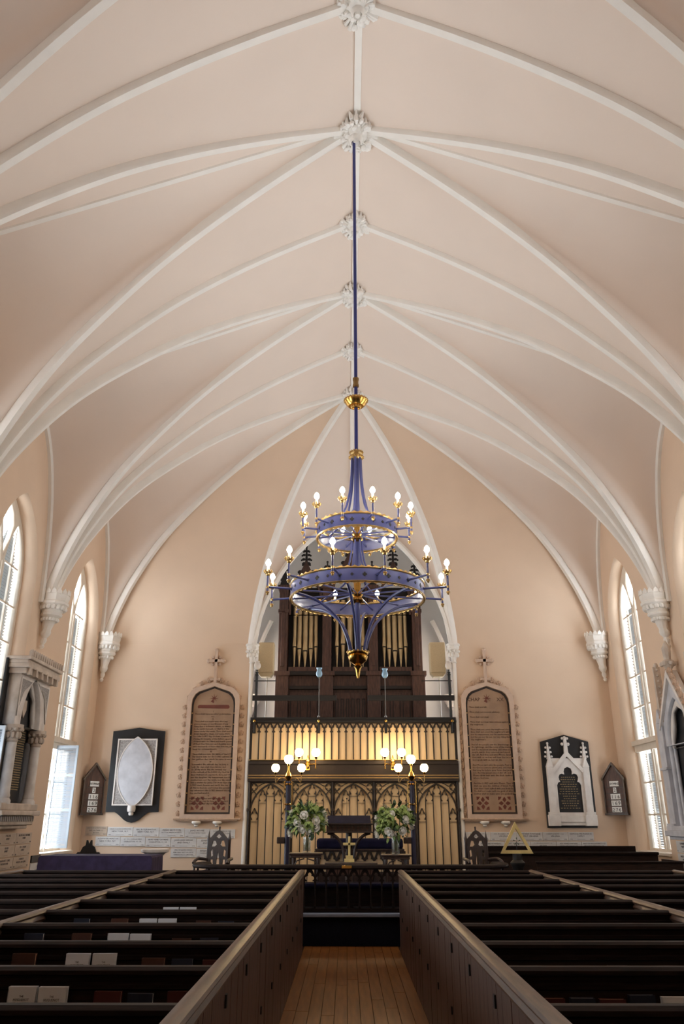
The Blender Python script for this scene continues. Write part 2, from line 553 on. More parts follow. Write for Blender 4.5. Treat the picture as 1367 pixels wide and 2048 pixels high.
def boss(r, seed):
    rnd = random.Random(seed); mb = MB()
    mb.lathe([(0, -.16 * r / .29), (.35 * r, -.15 * r / .29), (.62 * r, -.08), (.8 * r, 0), (.8 * r, .1)], 14)
    mb.lathe([(0, -.24 * r / .29), (.12 * r, -.245 * r / .29), (.16 * r, -.2 * r / .29), (.22 * r, -.235 * r / .29), (.3 * r, -.2 * r / .29), (.36 * r, -.1)], 12)
    for k in range(8):
        a = 2 * PI * k / 8 + PI / 8
        big = 1.0 if k % 2 else .82
        for j in range(9):
            rr = r * (.35 + .62 * big * rnd.random())
            w = a + rnd.uniform(-.3, .3)
            q = rnd.uniform(.08, .17) * r
            mb.ball((rr * math.cos(w), rr * math.sin(w), -.02 - .12 * rnd.random() * r / .29), q, 6, 4, (rnd.uniform(.7, 1.5), rnd.uniform(.7, 1.5), rnd.uniform(.6, 1.1)))
        for j in (-1, 0, 1):
            w = a + j * .22
            p0 = Vector((r * .4 * math.cos(w), r * .4 * math.sin(w), -.1)); p1 = Vector((r * .95 * big * math.cos(w), r * .95 * big * math.sin(w), -.14 + .05 * abs(j)))
            p2 = Vector((r * 1.08 * big * math.cos(w + .08 * j), r * 1.08 * big * math.sin(w + .08 * j), .0))
            mb.tube([p0, p1, p2], [.05 * r, .12 * r, .03 * r], 5)
    return mb.mesh('boss', 'carved', smooth=True)
mB, mS = boss(.345, 3), boss(.285, 5)
for k, dc in enumerate(BC[:5]):
    o = ob('ceiling_boss', mB, ceiling, (C0, dc, 11.80)); o.rotation_euler = (0, 0, .2 * k)
    o = ob('ceiling_boss', mS, ceiling, (C0, dc - BAY / 2, 11.80)); o.rotation_euler = (0, 0, PI / 4)

# ================================================================== WALLS
WIN_OFF = .50
WH, WZ0, WZS = .97, 1.05, 6.02
WT = .55
def win_hole(yc): return pointed(yc - WH, yc + WH, WZ0, WZS, R=1.72)
holes = [win_hole(dc + WIN_OFF) for dc in BC[:4]]
base = [(YB - .3, 0), (WF + .3, 0), (WF + .3, 10.4), (YB - .3, 10.4)]
wall_l = plate('wall_left', [base] + holes, WT, 'plaster', ax='YZ', off=XL)
wall_r = plate('wall_right', [base] + holes, WT, 'plaster', ax='YZ', off=XR + WT)
for w in (wall_l, wall_r): tag(w, kind='structure')
wb = MB(); wb.box(XL - WT, XR + WT, YB - .5, YB, 0, 12.6)
wall_b = struct('wall_back', wb, 'plaster')
wf = MB()
wf.box(XL - .02, C0 - CH - .02, WF, WF + .25, 0, 5.82); wf.box(C0 + CH + .02, XR + .02, WF, WF + .25, 0, 5.82)
wall_f = struct('wall_front', wf, 'plaster')
front_web.build('front_cove', 'plaster', ceiling, smooth='all')
# blank wall above the vault so no daylight leaks over the webs
lk = MB(); lk.box(XL - WT, XR + WT, YB - .5, WF + 4.6, 12.55, 12.7); lk.box(XL - WT, XR + WT, WF + .6, WF + .75, 10.3, 12.6)
lk.box(XL - WT, XL - .05, YB, WF + .6, 10.3, 12.6); lk.box(XR + .05, XR + WT, YB, WF + .6, 10.3, 12.6)
for s in (-1, 1):
    x0 = C0 + s * (CH + .5); x1 = C0 + s * (HW + WT)
    lk.box(min(x0, x1), max(x0, x1), WF + .6, WF + .75, 0, 12.6)
struct('ceiling_loft', lk, 'plaster')

# corbels
def corbel_parts():
    body = MB()
    body.lathe([(0, -1.0), (.03, -.99), (.05, -.95), (.03, -.91), (.055, -.86), (.06, -.82), (.045, -.78), (.09, -.72), (.10, -.67), (.085, -.62), (.12, -.46), (.145, -.42), (.15, -.38), (.21, -.34), (.22, -.30), (.20, -.28), (.22, -.22), (.27, -.14), (.29, -.12), (.285, -.07), (.26, -.05), (.265, 0), (.28, .03), (.28, .10), (.22, .10)], 8)
    fol = MB()
    for k in range(16):
        a = 2 * PI * k / 16
        fol.ball((.235 * math.cos(a), .235 * math.sin(a), -.19), .05, 6, 4, (1, 1, 1.1))
        fol.ball((.15 * math.cos(a), .15 * math.sin(a), -.42), .04, 6, 4)
    crown = MB()
    for k in range(16):
        a0, a1 = 2 * PI * k / 16 + .03, 2 * PI * (k + 1) / 16 - .03
        am = (a0 + a1) / 2; r0, r1 = .262, .285
        vs = [(r * math.cos(a), r * math.sin(a), z) for r in (r0, r1) for a, z in ((a0, .08), (a1, .08), (a1, .13), (am, .19), (a0, .13))]
        crown.add(vs, [(0, 1, 2, 3, 4), (9, 8, 7, 6, 5), (0, 5, 6, 1), (1, 6, 7, 2), (2, 7, 8, 3), (3, 8, 9, 4), (4, 9, 5, 0)])
    return body.mesh('corbel', 'white_plaster', True), fol.mesh('corbel_foliage', 'carved', True), crown.mesh('corbel_crown', 'white_plaster')
cb = corbel_parts()
for me in cb:          # lean the lower tiers back against the wall
    for v in me.vertices:
        x, y = v.co.x, v.co.y
        v.co.x = x * math.cos(PI / 8) - y * math.sin(PI / 8); v.co.y = x * math.sin(PI / 8) + y * math.cos(PI / 8)
        if v.co.z < 0: v.co.x += .15 * v.co.z
def put_corbel(x, y, z, rz):
    o = ob('corbel', cb[0], ceiling, (x, y, z), rz)
    ob('corbel_foliage', cb[1], o); ob('corbel_crown', cb[2], o)
for k in range(5):
    y = WF - BAY * k - (.20 if k == 0 else 0)
    put_corbel(XL + .22, y, 5.86, 0 if k else -.6); put_corbel(XR - .22, y, 5.86, PI if k else PI + .6)

# ================================================================== WINDOWS
def lancets():
    h = WH; R = 1.72
    out = []
    for s in (-1, 1):
        x0, x1 = .06, h - .09           # right hand light
        Rr = R - .09
        cr = h - R                      # centre of the outer arc
        cl = x0 + Rr                    # centre of the inner arc
        # intersection: symmetric in x about (cr+cl)/2
        xm = (cr + cl) / 2
        zt = math.sqrt(Rr * Rr - (xm - cr) ** 2)
        a1 = math.degrees(math.acos((xm - cr) / Rr))
        outer = arc(cr, WZS, Rr, 0, a1, 8)
        inner = [(cl - (x - cr), z) for x, z in reversed(outer)][1:]
        L = [(x0, WZ0 + .1), (x1, WZ0 + .1)] + outer + inner
        out.append([(s * x, z) for x, z in L])
    # eye between the lights
    t = WZS
    eye = []
    x0 = .0
    for a in range(9):
        pass
    return out
LAN = lancets()
EYE_HOLE = [(x, z + .27) for x, z in [(0, 6.02), (.16, 6.42), (.25, 6.72), (.16, 6.93), (0, 7.12), (-.16, 6.93), (-.25, 6.72), (-.16, 6.42)]]
ROWS = [WZ0 + .1, 1.83, 2.5, 3.14, 3.44, 4.14, 4.84, 5.52, 6.25, 7.6]
def make_window(full=True, louv=('all',)):
    fr = plate('window_frame', [pointed(-WH, WH, WZ0, WZS, R=1.72)] + LAN + [EYE_HOLE], .09, 'frame_paint', ax='YZ', off=.045)
    # inner moulding proud of the plate
    m = MB()
    m.box(-.07, .07, -.05, .05, WZ0, 6.2)
    m.box(-.06, .09, -WH, WH, 3.16, 3.42)
    m.box(-.06, .15, -WH, WH, 3.30, 3.40)
    mu = m.build('mullion_and_transom', 'frame_paint', fr)
    sill = MB().box(-.08, .36, -WH - .0, WH + .0, WZ0 - .0, WZ0 + .05).build('window_sill', 'frame_paint', fr)
    if full:
        for s in (-1, 1):
            L = LAN[0 if s < 0 else 1]
            for c0, c1 in ((.06, .46), (.48, .88)):
                xa, xb = (c0, c1) if s > 0 else (-c1, -c0)
                for r0, r1 in zip(ROWS[:-1], ROWS[1:]):
                    if abs(r0 - 3.14) < .01: continue
                    poly = clip_rect(L, xa, xb, r0 + .015, r1 - .015)
                    if len(poly) < 3: continue
                    g = MB().prism(poly, -.004, .004, 'YZ').build('pane', 'glass', fr)
            b = MB().box(-.02, .02, s * .47 - .014, s * .47 + .014, WZ0 + .1, 7.0).build('glazing_bar', 'frame_paint', fr)
            for z in ROWS[1:-1]:
                if abs(z - 3.14) < .01 or abs(z - 3.44) < .01: continue
                hw0, hw1 = (.06, .88) if z < 5.6 else (.14, .76)
                y0, y1 = (hw0, hw1) if s > 0 else (-hw1, -hw0)
                MB().box(-.02, .02, y0, y1, z - .018, z + .018).build('glazing_bar', 'frame_paint', fr)
    return fr
def louvers(parent, y0, y1, z0, z1, pitch, side, poly=None):
    m = MB(); z = z0
    while z < z1:
        a, b = y0, y1
        if poly:
            q = clip_rect(poly, y0, y1, z, z + .01)
            if len(q) < 3: z += pitch; continue
            a = min(p[0] for p in q); b = max(p[0] for p in q)
        w = pitch * .82; d = pitch * .62
        x0 = -side * .10
        m.add([(x0 - side * d, a, z), (x0 - side * d, b, z), (x0 + side * d * .2, b, z + w), (x0 + side * d * .2, a, z + w),
               (x0 - side * d, a, z + .008), (x0 - side * d, b, z + .008), (x0 + side * d * .2, b, z + w + .008), (x0 + side * d * .2, a, z + w + .008)],
              [(0, 1, 2, 3), (7, 6, 5, 4), (0, 4, 5, 1), (2, 6, 7, 3), (1, 5, 6, 2), (0, 3, 7, 4)])
        z += pitch
    return tag(m.build('louver_slats', 'louver', parent), kind='stuff')
REV = .32
wn_no = 0
for side in (-1, 1):
    for k, dc in enumerate(BC[:4]):
        yc = dc + WIN_OFF
        seen = (k <= 1)
        w = make_window(seen)
        wn_no += 1
        w.name = 'window_%d' % wn_no
        tag(w, kind='structure')
        # side = -1: left wall, interior towards +x
        w.location = (XL - REV, yc, 0) if side < 0 else (XR + REV, yc, 0)
        if side > 0:
            w.rotation_euler = (0, 0, PI)
        for s in (-1, 1):
            L = LAN[0 if s < 0 else 1]
            ya, yb = (.06, .88) if s > 0 else (-.88, -.06)
            if side > 0:
                louvers(w, ya, yb, WZ0 + .1, 3.12, .052, 1, None)
                louvers(w, ya, yb, 3.46, 6.4 if seen else 7.2, .075, 1, L)
            else:
                louvers(w, ya, yb, 3.46, 6.2 if k == 0 else 6.9, .062, 1, L)
        # sky portal just outside the opening
        la = bpy.data.lights.new('window_portal', 'AREA')
        la.shape = 'RECTANGLE'; la.size = 2.0; la.size_y = 6.5
        la.cycles.is_portal = True
        lo = bpy.data.objects.new('window_portal', la); COL.objects.link(lo)
        lo.location = ((XL - WT - .02) if side < 0 else (XR + WT + .02), yc, 4.25)
        lo.rotation_euler = (0, -PI / 2 if side < 0 else PI / 2, 0)
        lo.rotation_euler = (PI / 2, 0, -PI / 2 if side < 0 else PI / 2)

# open interior shutter leaf on the front window of the wall with the oval tablet, and one on the next window
def shutter_leaf(label, loc, rz):
    t = thing('shutter_leaf', label, 'shutter', loc, rz)
    w, z0, z1 = .50, 1.17, 3.24
    for nm, a in (('stile', (0, .045)), ('stile', (w - .045, w))):
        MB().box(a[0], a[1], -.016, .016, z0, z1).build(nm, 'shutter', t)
    zs = [z0, z0 + .06, z0 + .72, z0 + .78, z0 + 1.42, z0 + 1.48, z1 - .06, z1]
    for a, b in ((0, 1), (2, 3), (4, 5), (6, 7)):
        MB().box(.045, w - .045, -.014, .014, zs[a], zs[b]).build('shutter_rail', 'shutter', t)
    m = MB()
    for a, b in ((1, 2), (3, 4), (5, 6)):
        z = zs[a] + .01
        while z < zs[b] - .02:
            m.add([(.045, -.013, z), (w - .045, -.013, z), (w - .045, .009, z + .022), (.045, .009, z + .022), (.045, -.009, z), (w - .045, -.009, z), (w - .045, .013, z + .022), (.045, .013, z + .022)],
                  [(0, 1, 2, 3), (7, 6, 5, 4), (0, 4, 5, 1), (2, 6, 7, 3), (1, 5, 6, 2), (0, 3, 7, 4)])
            z += .026
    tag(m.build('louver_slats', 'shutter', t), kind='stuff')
    for z in (1.4, 2.2, 3.0): MB().tube([(0, 0, z - .04), (0, 0, z + .04)], .012, 8).build('hinge', 'brass', t)
    return t
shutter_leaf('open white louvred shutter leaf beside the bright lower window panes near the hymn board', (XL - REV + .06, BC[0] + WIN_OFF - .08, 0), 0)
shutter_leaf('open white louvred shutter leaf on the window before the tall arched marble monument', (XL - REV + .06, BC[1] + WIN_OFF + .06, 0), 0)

# ================================================================== ORGAN CHAMBER
CD = WF + 3.4
cmat = []
for s in (-1, 1):
    chm = MB()
    x = C0 + s * (CH + .45)
    y0, y1 = WF + .25, CD
    wy0, wy1 = WF + .9, WF + 2.4  # unseen side openings added to bring daylight into the chamber
    xa, xb = sorted((x, x + s * .25))
    chm.box(xa, xb, y0, wy0, 0, 10.4); chm.box(xa, xb, wy1, y1 + .2, 0, 10.4); chm.box(xa, xb, wy0, wy1, 0, 3.7); chm.box(xa, xb, wy0, wy1, 6.6, 10.4)
    xa, xb = sorted((C0 + s * CH, x + s * .3))
    chm.box(xa + (0.02 if s > 0 else 0), xb - (0.02 if s < 0 else 0), WF + .02, WF + .25, 2.5, 5.7)
    cmat.append(struct('wall_chamber_' + ('left' if s < 0 else 'right'), chm, 'chamber'))
    la = bpy.data.lights.new('window_portal', 'AREA'); la.shape = 'RECTANGLE'; la.size = 1.5; la.size_y = 2.9; la.cycles.is_portal = True
    lo = bpy.data.objects.new('window_portal', la); COL.objects.link(lo)
    lo.location = (x + s * .27, WF + 1.65, 5.15); lo.rotation_euler = (PI / 2, 0, PI / 2 if s > 0 else -PI / 2)
chm = MB().box(C0 - CH - .8, C0 + CH + .8, CD, CD + .2, 0, 10.6)
chamber = struct('wall_chamber_back', chm, 'chamber')
rows = []
for y in (WF + .02, WF + .3, CD + .1):
    g = 1.0 if y < WF + .1 else 1.0
    rows.append([(C0 + v * (CH + .5 * (y > WF + .1)) , y, (5.6 if y < WF + .1 else 6.5) + (ridge(1, VD) + .1 - 5.6 + (0 if y < WF + .1 else .1)) * arch_q2(v)) for v in [-1 + 2 * i / 40 for i in range(41)]])
cc = MB(); grid(rows, cc)
cc.build('chamber_vault', 'chamber', ceiling, smooth='all')
for s in (-1, 1):
    pts = []
    for i in range(13):
        t = i / 12
        pts.append((C0 + s * ((CH + .40) - .55 * t ** 2), WF + 2.9, 4.9 + 2.2 * t))
    MB().tube(pts, .07, 6).build('chamber_rib', 'chamber', ceiling, smooth=True)
    o = ob('corbel', cb[0], ceiling, (C0 + s * (CH + .3), WF + 2.9, 4.9), 0 if s < 0 else PI); o.scale = (.8, .8, .8)
gf = MB().box(C0 - CH - .5, C0 + CH + .5, WF + .12, CD, 2.85, 3.05)
struct('floor_gallery', gf, 'floor_dark')

# jamb shafts with capitals
def jamb(n, x):
    t = MB()
    t.lathe([(.10, PLAT), (.10, PLAT + .18), (.065, PLAT + .24), (.055, PLAT + .3), (.055, 5.32)], 12)
    j = t.build('trim_%d' % n, 'white_plaster', None, (x, WF - .03, 0), True)
    tag(j, kind='structure')
    c = MB(); c.lathe([(.055, 5.32), (.075, 5.34), (.06, 5.37), (.07, 5.44), (.13, 5.66), (.15, 5.68), (.15, 5.74), (.17, 5.76), (.17, 5.8)], 8)
    for k in range(10):
        a = 2 * PI * k / 10
        c.ball((.105 * math.cos(a), .105 * math.sin(a), 5.52), .04, 6, 4, (1, 1, 1.5)); c.ball((.135 * math.cos(a + .3), .135 * math.sin(a + .3), 5.61), .035, 6, 4)
    c.build('capital', 'carved', j, smooth=True)
jamb(1, C0 - CH - .02); jamb(2, C0 + CH + .02)

# ================================================================== FLOORS
fl = MB(); fl.box(XL - .05, XR + .05, YB, WF + .1, -.2, -.012)
floor = struct('floor', fl, 'floor_dark')
AX0, AX1 = -.62, .76
pk = 11; pw = (AX1 - AX0) / pk
pm = [MB().box(0, pw - .006, 0, L - .006, -.02, 0).mesh('floor_plank', 'floor') for L in (2.6, 3.4, 3.9)]
for i in range(pk):
    y = .4 - random.random() * 2
    while y < 12.95:
        j = random.randrange(3); L = (2.6, 3.4, 3.9)[j]
        o = ob('floor_plank', pm[j], floor, (AX0 + i * pw + .003, y, -.0003 * random.random()))
        if y + L > 12.95: o.scale = (1, (12.95 - y) / L, 1)
        y += L
pf = MB(); pf.box(XL, XR, 13.02, WF + .05, 0, PLAT)
plat = struct('floor_chancel', pf, 'carpet')
MB().box(-.78, .90, 12.92, 13.06, PLAT - .035, PLAT + .012).build('step_nosing', 'nosing', plat, bev=.01)
MB().box(-.78, .90, 12.985, 13.02, 0, PLAT - .035).build('step_riser', 'carpet', plat)

# ================================================================== GALLERY SCREEN BELOW THE ORGAN
SX0, SX1 = C0 - CH + .06, C0 + CH - .06
SW = (SX1 - SX0) / 5
scr = thing('chancel_screen', 'cream boarded screen with dark pointed tracery under the organ gallery', 'screen', (0, WF, PLAT))
SZ0, SZ1 = .0, 2.548 - PLAT
def join_meshes(ms, name):
    V = []; Fc = []
    for m in ms:
        k = len(V); V += [tuple(v.co) for v in m.vertices]; Fc += [tuple(i + k for i in p.vertices) for p in m.polygons]
    mt = ms[0].materials[0]
    me = bpy.data.meshes.new(name); me.from_pydata(V, [], Fc); me.materials.append(mt); me.update()
    return me
def bar2(pts, w):
    """closed outline of a flat bar of width w along pts"""
    L = []; R = []
    for i, p in enumerate(pts):
        a = Vector(pts[max(i - 1, 0)]); b = Vector(pts[min(i + 1, len(pts) - 1)]); d = (b - a).normalized()
        L.append((p[0] - d.y * w / 2, p[1] + d.x * w / 2)); R.append((p[0] + d.y * w / 2, p[1] - d.x * w / 2))
    return L + R[::-1]
def bay_tracery():
    lw = .160; mul = (SW - .06 - 5 * lw) / 6
    xs = [.03 + mul + lw / 2 + i * (lw + mul) for i in range(5)]
    tops = [SZ1 - .60, SZ1 - .20, SZ1 - .05, SZ1 - .20, SZ1 - .60]
    ms = []
    for x, t in zip(xs, tops):
        h = .23; zs = t - h
        oa = lw / 2 + mul * .75
        outer = [(x - oa, zs - .03), (x + oa, zs - .03), (x + oa, zs + .03), (x + oa * .92, zs + .09), (x + oa * .7, zs + .15), (x + oa * .4, zs + .20), (x + oa * .12, zs + h + .02), (x, zs + h + .035)]
        outer = outer + [(2 * x - a, b) for a, b in reversed(outer[2:-1])]
        ms.append(plate_mesh('t', [outer, trefoil_head(x, lw, zs - .035, zs, h)], .035, 'tracery'))
    for i in range(6):
        x = .03 + mul / 2 + i * (lw + mul)
        zt = {0: SZ1, 5: SZ1, 1: SZ1 - .42, 4: SZ1 - .42, 2: SZ1 - .20, 3: SZ1 - .20}[i]
        ms.append(plate_mesh('t', [[(x - mul / 2, SZ0), (x + mul / 2, SZ0), (x + mul / 2, zt), (x - mul / 2, zt)]], .034, 'tracery'))
    m = SW / 2
    A = pointed(.03, SW - .03, SZ1 - .70, SZ1 - .68, R=.672, n=12)[2:]
    for half in (A[:13], A[12:]):
        ms.append(plate_mesh('t', [bar2(half, .034)], .045, 'tracery'))
    for s in (-1, 1):
        ring = circle(m + s * .385, SZ1 - .115, .085, 14)
        ms.append(plate_mesh('t', [ring, quatrefoil(m + s * .385, SZ1 - .115, .072, 4)], .035, 'tracery'))
        ms.append(plate_mesh('t', [bar2([(m + s * x, SZ1 - z) for x, z in ((.47, .36), (.43, .24), (.385, .21), (.34, .26), (.33, .34))], .02)], .035, 'tracery'))
        ms.append(plate_mesh('t', [bar2([(m + s * x, SZ1 - z) for x, z in ((.10, .012), (.20, .05), (.29, .10))], .018)], .035, 'tracery'))
    ms.append(plate_mesh('t', [[(0, SZ1 - .03), (SW, SZ1 - .03), (SW, SZ1), (0, SZ1)]], .034, 'tracery'))
    me = join_meshes(ms, 'tracery_panel')
    for q in ms: bpy.data.meshes.remove(q)
    return me, xs, lw
trm, lxs, lw = bay_tracery()
bdm = MB().box(-lw / 2 - .014, lw / 2 + .014, 0, .02, SZ0, SZ1).mesh('cream_board', 'cream_board')
for b in range(5):
    ob('tracery_panel', trm, scr, (SX0 + b * SW, -.02, 0))
    for x in lxs:
        ob('cream_board', bdm, scr, (SX0 + b * SW + x, .0, 0))
back = MB().box(SX0 - .05, SX1 + .05, .022, .06, 0, SZ1).build('backing', 'tracery', scr)
for b in range(6):
    x = SX0 + b * SW
    p = MB().box(x - .022, x + .022, -.08, -.03, 0, SZ1); p.tube([(x, -.095, .06), (x, -.095, SZ1)], .022, 8)
    p.box(x - .045, x + .045, -.12, -.03, SZ1 - .64, SZ1 - .58); p.box(x - .05, x + .05, -.13, -.03, 0, .1)
    p.build('post', 'tracery', scr)

gal = thing('gallery_parapet', 'cream panelled gallery parapet with small dark arches above a dark moulded beam', 'gallery', (0, WF, 2.55))
bm_ = MB().box(SX0 - .04, SX1 + .04, -.16, .12, .06, .40); bm_.box(SX0 - .04, SX1 + .04, -.20, .12, 0, .07); bm_.box(SX0 - .04, SX1 + .04, -.19, .12, .38, .46)
beam = bm_.build('beam', 'tracery', gal, bev=.008)
for z in (.075, .135, .40, .475):
    MB().box(SX0 - .04, SX1 + .04, -.205 if z in (.075, .475) else -.168, -.15, z, z + .012).build('gilt_line', 'gilt_line', beam)
NP = 28; PW = (SX1 - SX0) / NP; PZ0, PZ1 = .48, 1.33
loops = [[(SX0, PZ0), (SX1, PZ0), (SX1, PZ1), (SX0, PZ1)]]
for i in range(NP):
    x = SX0 + (i + .5) * PW
    loops.append(trefoil_head(x, PW - .026, PZ0 + .01, PZ1 - .22, .19))
    if i:
        xx = SX0 + i * PW
        loops.append([(xx - .05, PZ1 - .012), (xx, PZ1 - .10), (xx + .05, PZ1 - .012)])
plate('arcade', loops, .025, 'tracery', gal, (0, -.10, 0))
pbm = MB().box(-PW / 2 + .003, PW / 2 - .003, -.095, -.075, PZ0, PZ1).mesh('cream_board', 'cream_board')
for i in range(NP): ob('cream_board', pbm, gal, (SX0 + (i + .5) * PW, 0, 0))
MB().box(SX0 - .06, SX1 + .06, -.075, -.03, PZ0, PZ1).build('backing', 'tracery', gal)
rl = MB().box(SX0 - .04, SX1 + .04, -.20, .05, PZ1, PZ1 + .06); rl.box(SX0 - .04, SX1 + .04, -.16, .03, PZ1 + .06, PZ1 + .13)
rl.build('top_rail', 'iron', gal, bev=.01)
for x in (SX0 + .06, -.655, .95, SX1 - .06):
    br = MB().box(x - .03, x + .03, -.20, -.1, PZ1 - .24, PZ1); br.tube([(x, -.21, PZ1 - .22), (x, -.21, PZ1 + .02)], .016, 6)
    b_ = br.build('bracket', 'iron', gal)
    MB().ball((x, -.215, PZ1 + .035), .035, 10, 6).build('brass_knob', 'brass', b_)

# iron railing on the parapet with two broad boards
def railing(label, x0, x1, xb0, xb1, post):
    t = thing('gallery_railing', label, 'railing', (0, WF - .06, 4.01), group='railings on the gallery parapet')
    MB().tube([(post, 0, 0), (post, 0, 1.02)], .032, 8).lathe([(.02, 1.0), (.045, 1.02), (.03, 1.06), (.04, 1.09), (0, 1.12)], 8, (post, 0, 0)).build('post', 'iron', t, smooth=True)
    MB().tube([(x0, 0, .88), (x1, 0, .88)], .013, 6).build('rod', 'iron', t)
    MB().box(min(xb0, xb1), max(xb0, xb1), -.035, .0, .40, .53).build('board', 'iron', t, bev=.006)
    return t
railing('black railing and broad board on the gallery parapet, oval tablet side', SX0, -1.70, SX0 - .02, -.235, SX0 + .06)
railing('black railing and broad board on the gallery parapet, gabled tablet side', 1.85, SX1, .53, SX1 + .04, SX1 - .06)
def gallery_lamp(x, shade, label, h, grp):
    t = thing('gallery_lamp', label, 'lamp', (x, WF - .115, 4.01), group=grp)
    if shade == 'blue':
        st = MB().tube([(0, -.03, 0), (0, -.03, h)], .012, 6); st.lathe([(.03, 0), (.03, .02), (.012, .05)], 8, (0, -.03, 0)); st.lathe([(.012, h - .02), (.03, h), (.012, h + .02)], 8, (0, -.03, 0))
        st.build('stem', 'steel', t, smooth=True)
        MB().lathe([(.02, 0), (.05, .015), (.075, .06), (.078, .10), (.062, .15), (.052, .18), (.07, .215), (.075, .23), (.068, .23), (.045, .18), (.055, .15), (.07, .10), (.06, .05), (0, .02)], 16, (0, -.03, h)).build('tulip_shade', 'blue_glass', t, smooth=True)
    else:
        MB().tube([(0, 0, 0), (0, 0, .04)], .02, 8).build('collar', 'iron', t)
        MB().lathe([(.02, .03), (.06, .05), (.085, .10), (.085, .15), (.065, .20), (.05, .215), (.06, .24), (.05, .24), (0, .2)], 14).build('globe', 'white_globe', t, smooth=True)
    return t
gallery_lamp(-.655, 'blue', 'pale blue tulip glass lamp on the gallery rail, oval tablet side', .95, 'blue lamps on the gallery rail')
gallery_lamp(.95, 'blue', 'pale blue tulip glass lamp on the gallery rail, gabled tablet side', .93, 'blue lamps on the gallery rail')
for x, sd in ((SX0 + .06, 'oval tablet side'), (SX1 - .06, 'gabled tablet side')):
    l = gallery_lamp(x, 'white', 'white glass globe on the end post of the gallery railing, ' + sd, 0, 'white globes on the gallery posts')
    l.location.z = 4.01 + 1.12; l.location.y = WF - .06

# speakers
for x, sd in ((-2.03, 'oval tablet side'), (2.33, 'gabled tablet side')):
    t = thing('loudspeaker', 'beige box loudspeaker on a slim pole behind the gallery rail, ' + sd, 'speaker', (x, WF + .55, 3.05), group='loudspeakers behind the gallery rail')
    MB().box(-.20, .20, -.14, .14, 2.12, 2.90).build('cabinet', 'speaker', t, bev=.03)
    MB().prism([(-.20, 2.12), (.20, 2.12), (.12, 2.03), (-.12, 2.03)], -.12, .12).build('cabinet_foot', 'speaker', t)
    MB().tube([(.03, 0, 0), (.03, 0, 2.05)], .018, 8).lathe([(.22, 0), (.22, .015), (.03, .04)], 12, (.03, 0, 0)).build('pole', 'frame_paint', t)

# ================================================================== ORGAN
OY = WF + 1.3
og = thing('pipe_organ', 'dark oak pipe organ with three flats of gilded pipes in the gallery arch', 'organ', (C0 - .06, OY, 3.05))
OW = 1.96
MB().box(-OW, OW, .18, 1.0, 0, 2.3).build('lower_case', 'organ', og)
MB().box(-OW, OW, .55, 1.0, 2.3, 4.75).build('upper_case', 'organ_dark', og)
posts = [-1.80, -.62, .62, 1.80]
for x in posts:
    w = .17
    p = MB().box(x - w, x + w, 0, .5, 0, 2.25); p.box(x - w - .04, x + w + .04, -.04, .5, 2.2, 2.32)
    p.box(x - w * .72, x + w * .72, .02, .55, 2.32, 4.62); p.box(x - w * .85, x + w * .85, 0, .5, 3.9, 4.0); p.box(x - w * .3, x + w * .3, -.0, .05, 2.45, 3.95)
    p.box(x - w, x + w, -.02, .5, 4.58, 4.68)
    p.build('post', 'organ', og, bev=.012)
def door(x0, x1, n):
    d = MB().box(x0, x1, .13, .20, .1, 1.78).build('panel_door', 'organ', og, bev=.008)
    pw_ = (x1 - x0) / n
    for i in range(n):
        a, b = x0 + i * pw_ + .03, x0 + (i + 1) * pw_ - .03
        m = MB(); m.box(a, a + .02, .115, .13, .2, 1.62); m.box(b - .02, b, .115, .13, .2, 1.62); m.box(a, b, .115, .13, 1.6, 1.62); m.box(a, b, .115, .13, .2, .22)
        m.build('panel_moulding', 'organ_dark', d)
for x0, x1, n in ((-1.6, -.82, 3), (-.42, .0, 3), (.0, .42, 3), (.82, 1.6, 3)): door(x0, x1, n)
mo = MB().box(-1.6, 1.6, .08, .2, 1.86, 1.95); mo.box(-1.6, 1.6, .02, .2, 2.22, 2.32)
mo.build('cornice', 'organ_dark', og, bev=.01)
fr = MB()
for x0, x1 in ((-1.64, -.78), (-.46, .46), (.78, 1.64)):
    fr.box(x0, x1, .05, .45, 2.32, 2.44)
fr.build('pipe_toeboard', 'organ', og, bev=.01)
GCR = MB().ball((0, 0, 0), .06, 8, 5, (1.2, .8, 1)).mesh('gable_crocket', 'organ_dark', True)
for x0, x1 in ((-1.66, -.76), (-.47, .47), (.76, 1.66)):
    m = (x0 + x1) / 2; w = (x1 - x0) / 2
    zt = 4.85 if abs(m) > .1 else 5.12
    arch = pointed(x0 + .05, x1 - .05, zt - 1.0, zt - .55, k=.8, n=8)
    gable = [(x0, zt - 1.0), (x0, zt - .4), (m, zt + .55), (x1, zt - .4), (x1, zt - 1.0)]
    plate('gable', [gable, arch], .1, 'organ', og, (0, .15, 0))
    fin = MB()
    def finial(fin, x, z, s):
        fin.prism([(x - .05 * s, z - .1 * s), (x + .05 * s, z - .1 * s), (x + .025 * s, z + .62 * s), (x, z + .7 * s), (x - .025 * s, z + .62 * s)], .12, .19)
        for q, (dz, ww) in enumerate(((.02, .13), (.2, .17), (.36, .15), (.5, .10))):
            for sd in (-1, 1):
                fin.ball((x + sd * ww * s * .55, .155, z + dz * s), .055 * s * (1.1 - q * .1), 8, 5, (1.15, .7, .9)); fin.ball((x + sd * ww * s * .95, .155, z + (dz - .03) * s), .035 * s, 6, 4)
        fin.ball((x, .155, z + .66 * s), .045 * s, 8, 5)
    finial(fin, m, zt + .45, .82)
    for j in range(4):
        for sd in (-1, 1):
            t = (j + .5) / 4
            ob('gable_crocket', GCR, og, (m + sd * w * (1 - t) * 1.0, .10, zt - .4 + .95 * t + .03))
    fin.build('gable_finial', 'organ_dark', og, smooth=True)
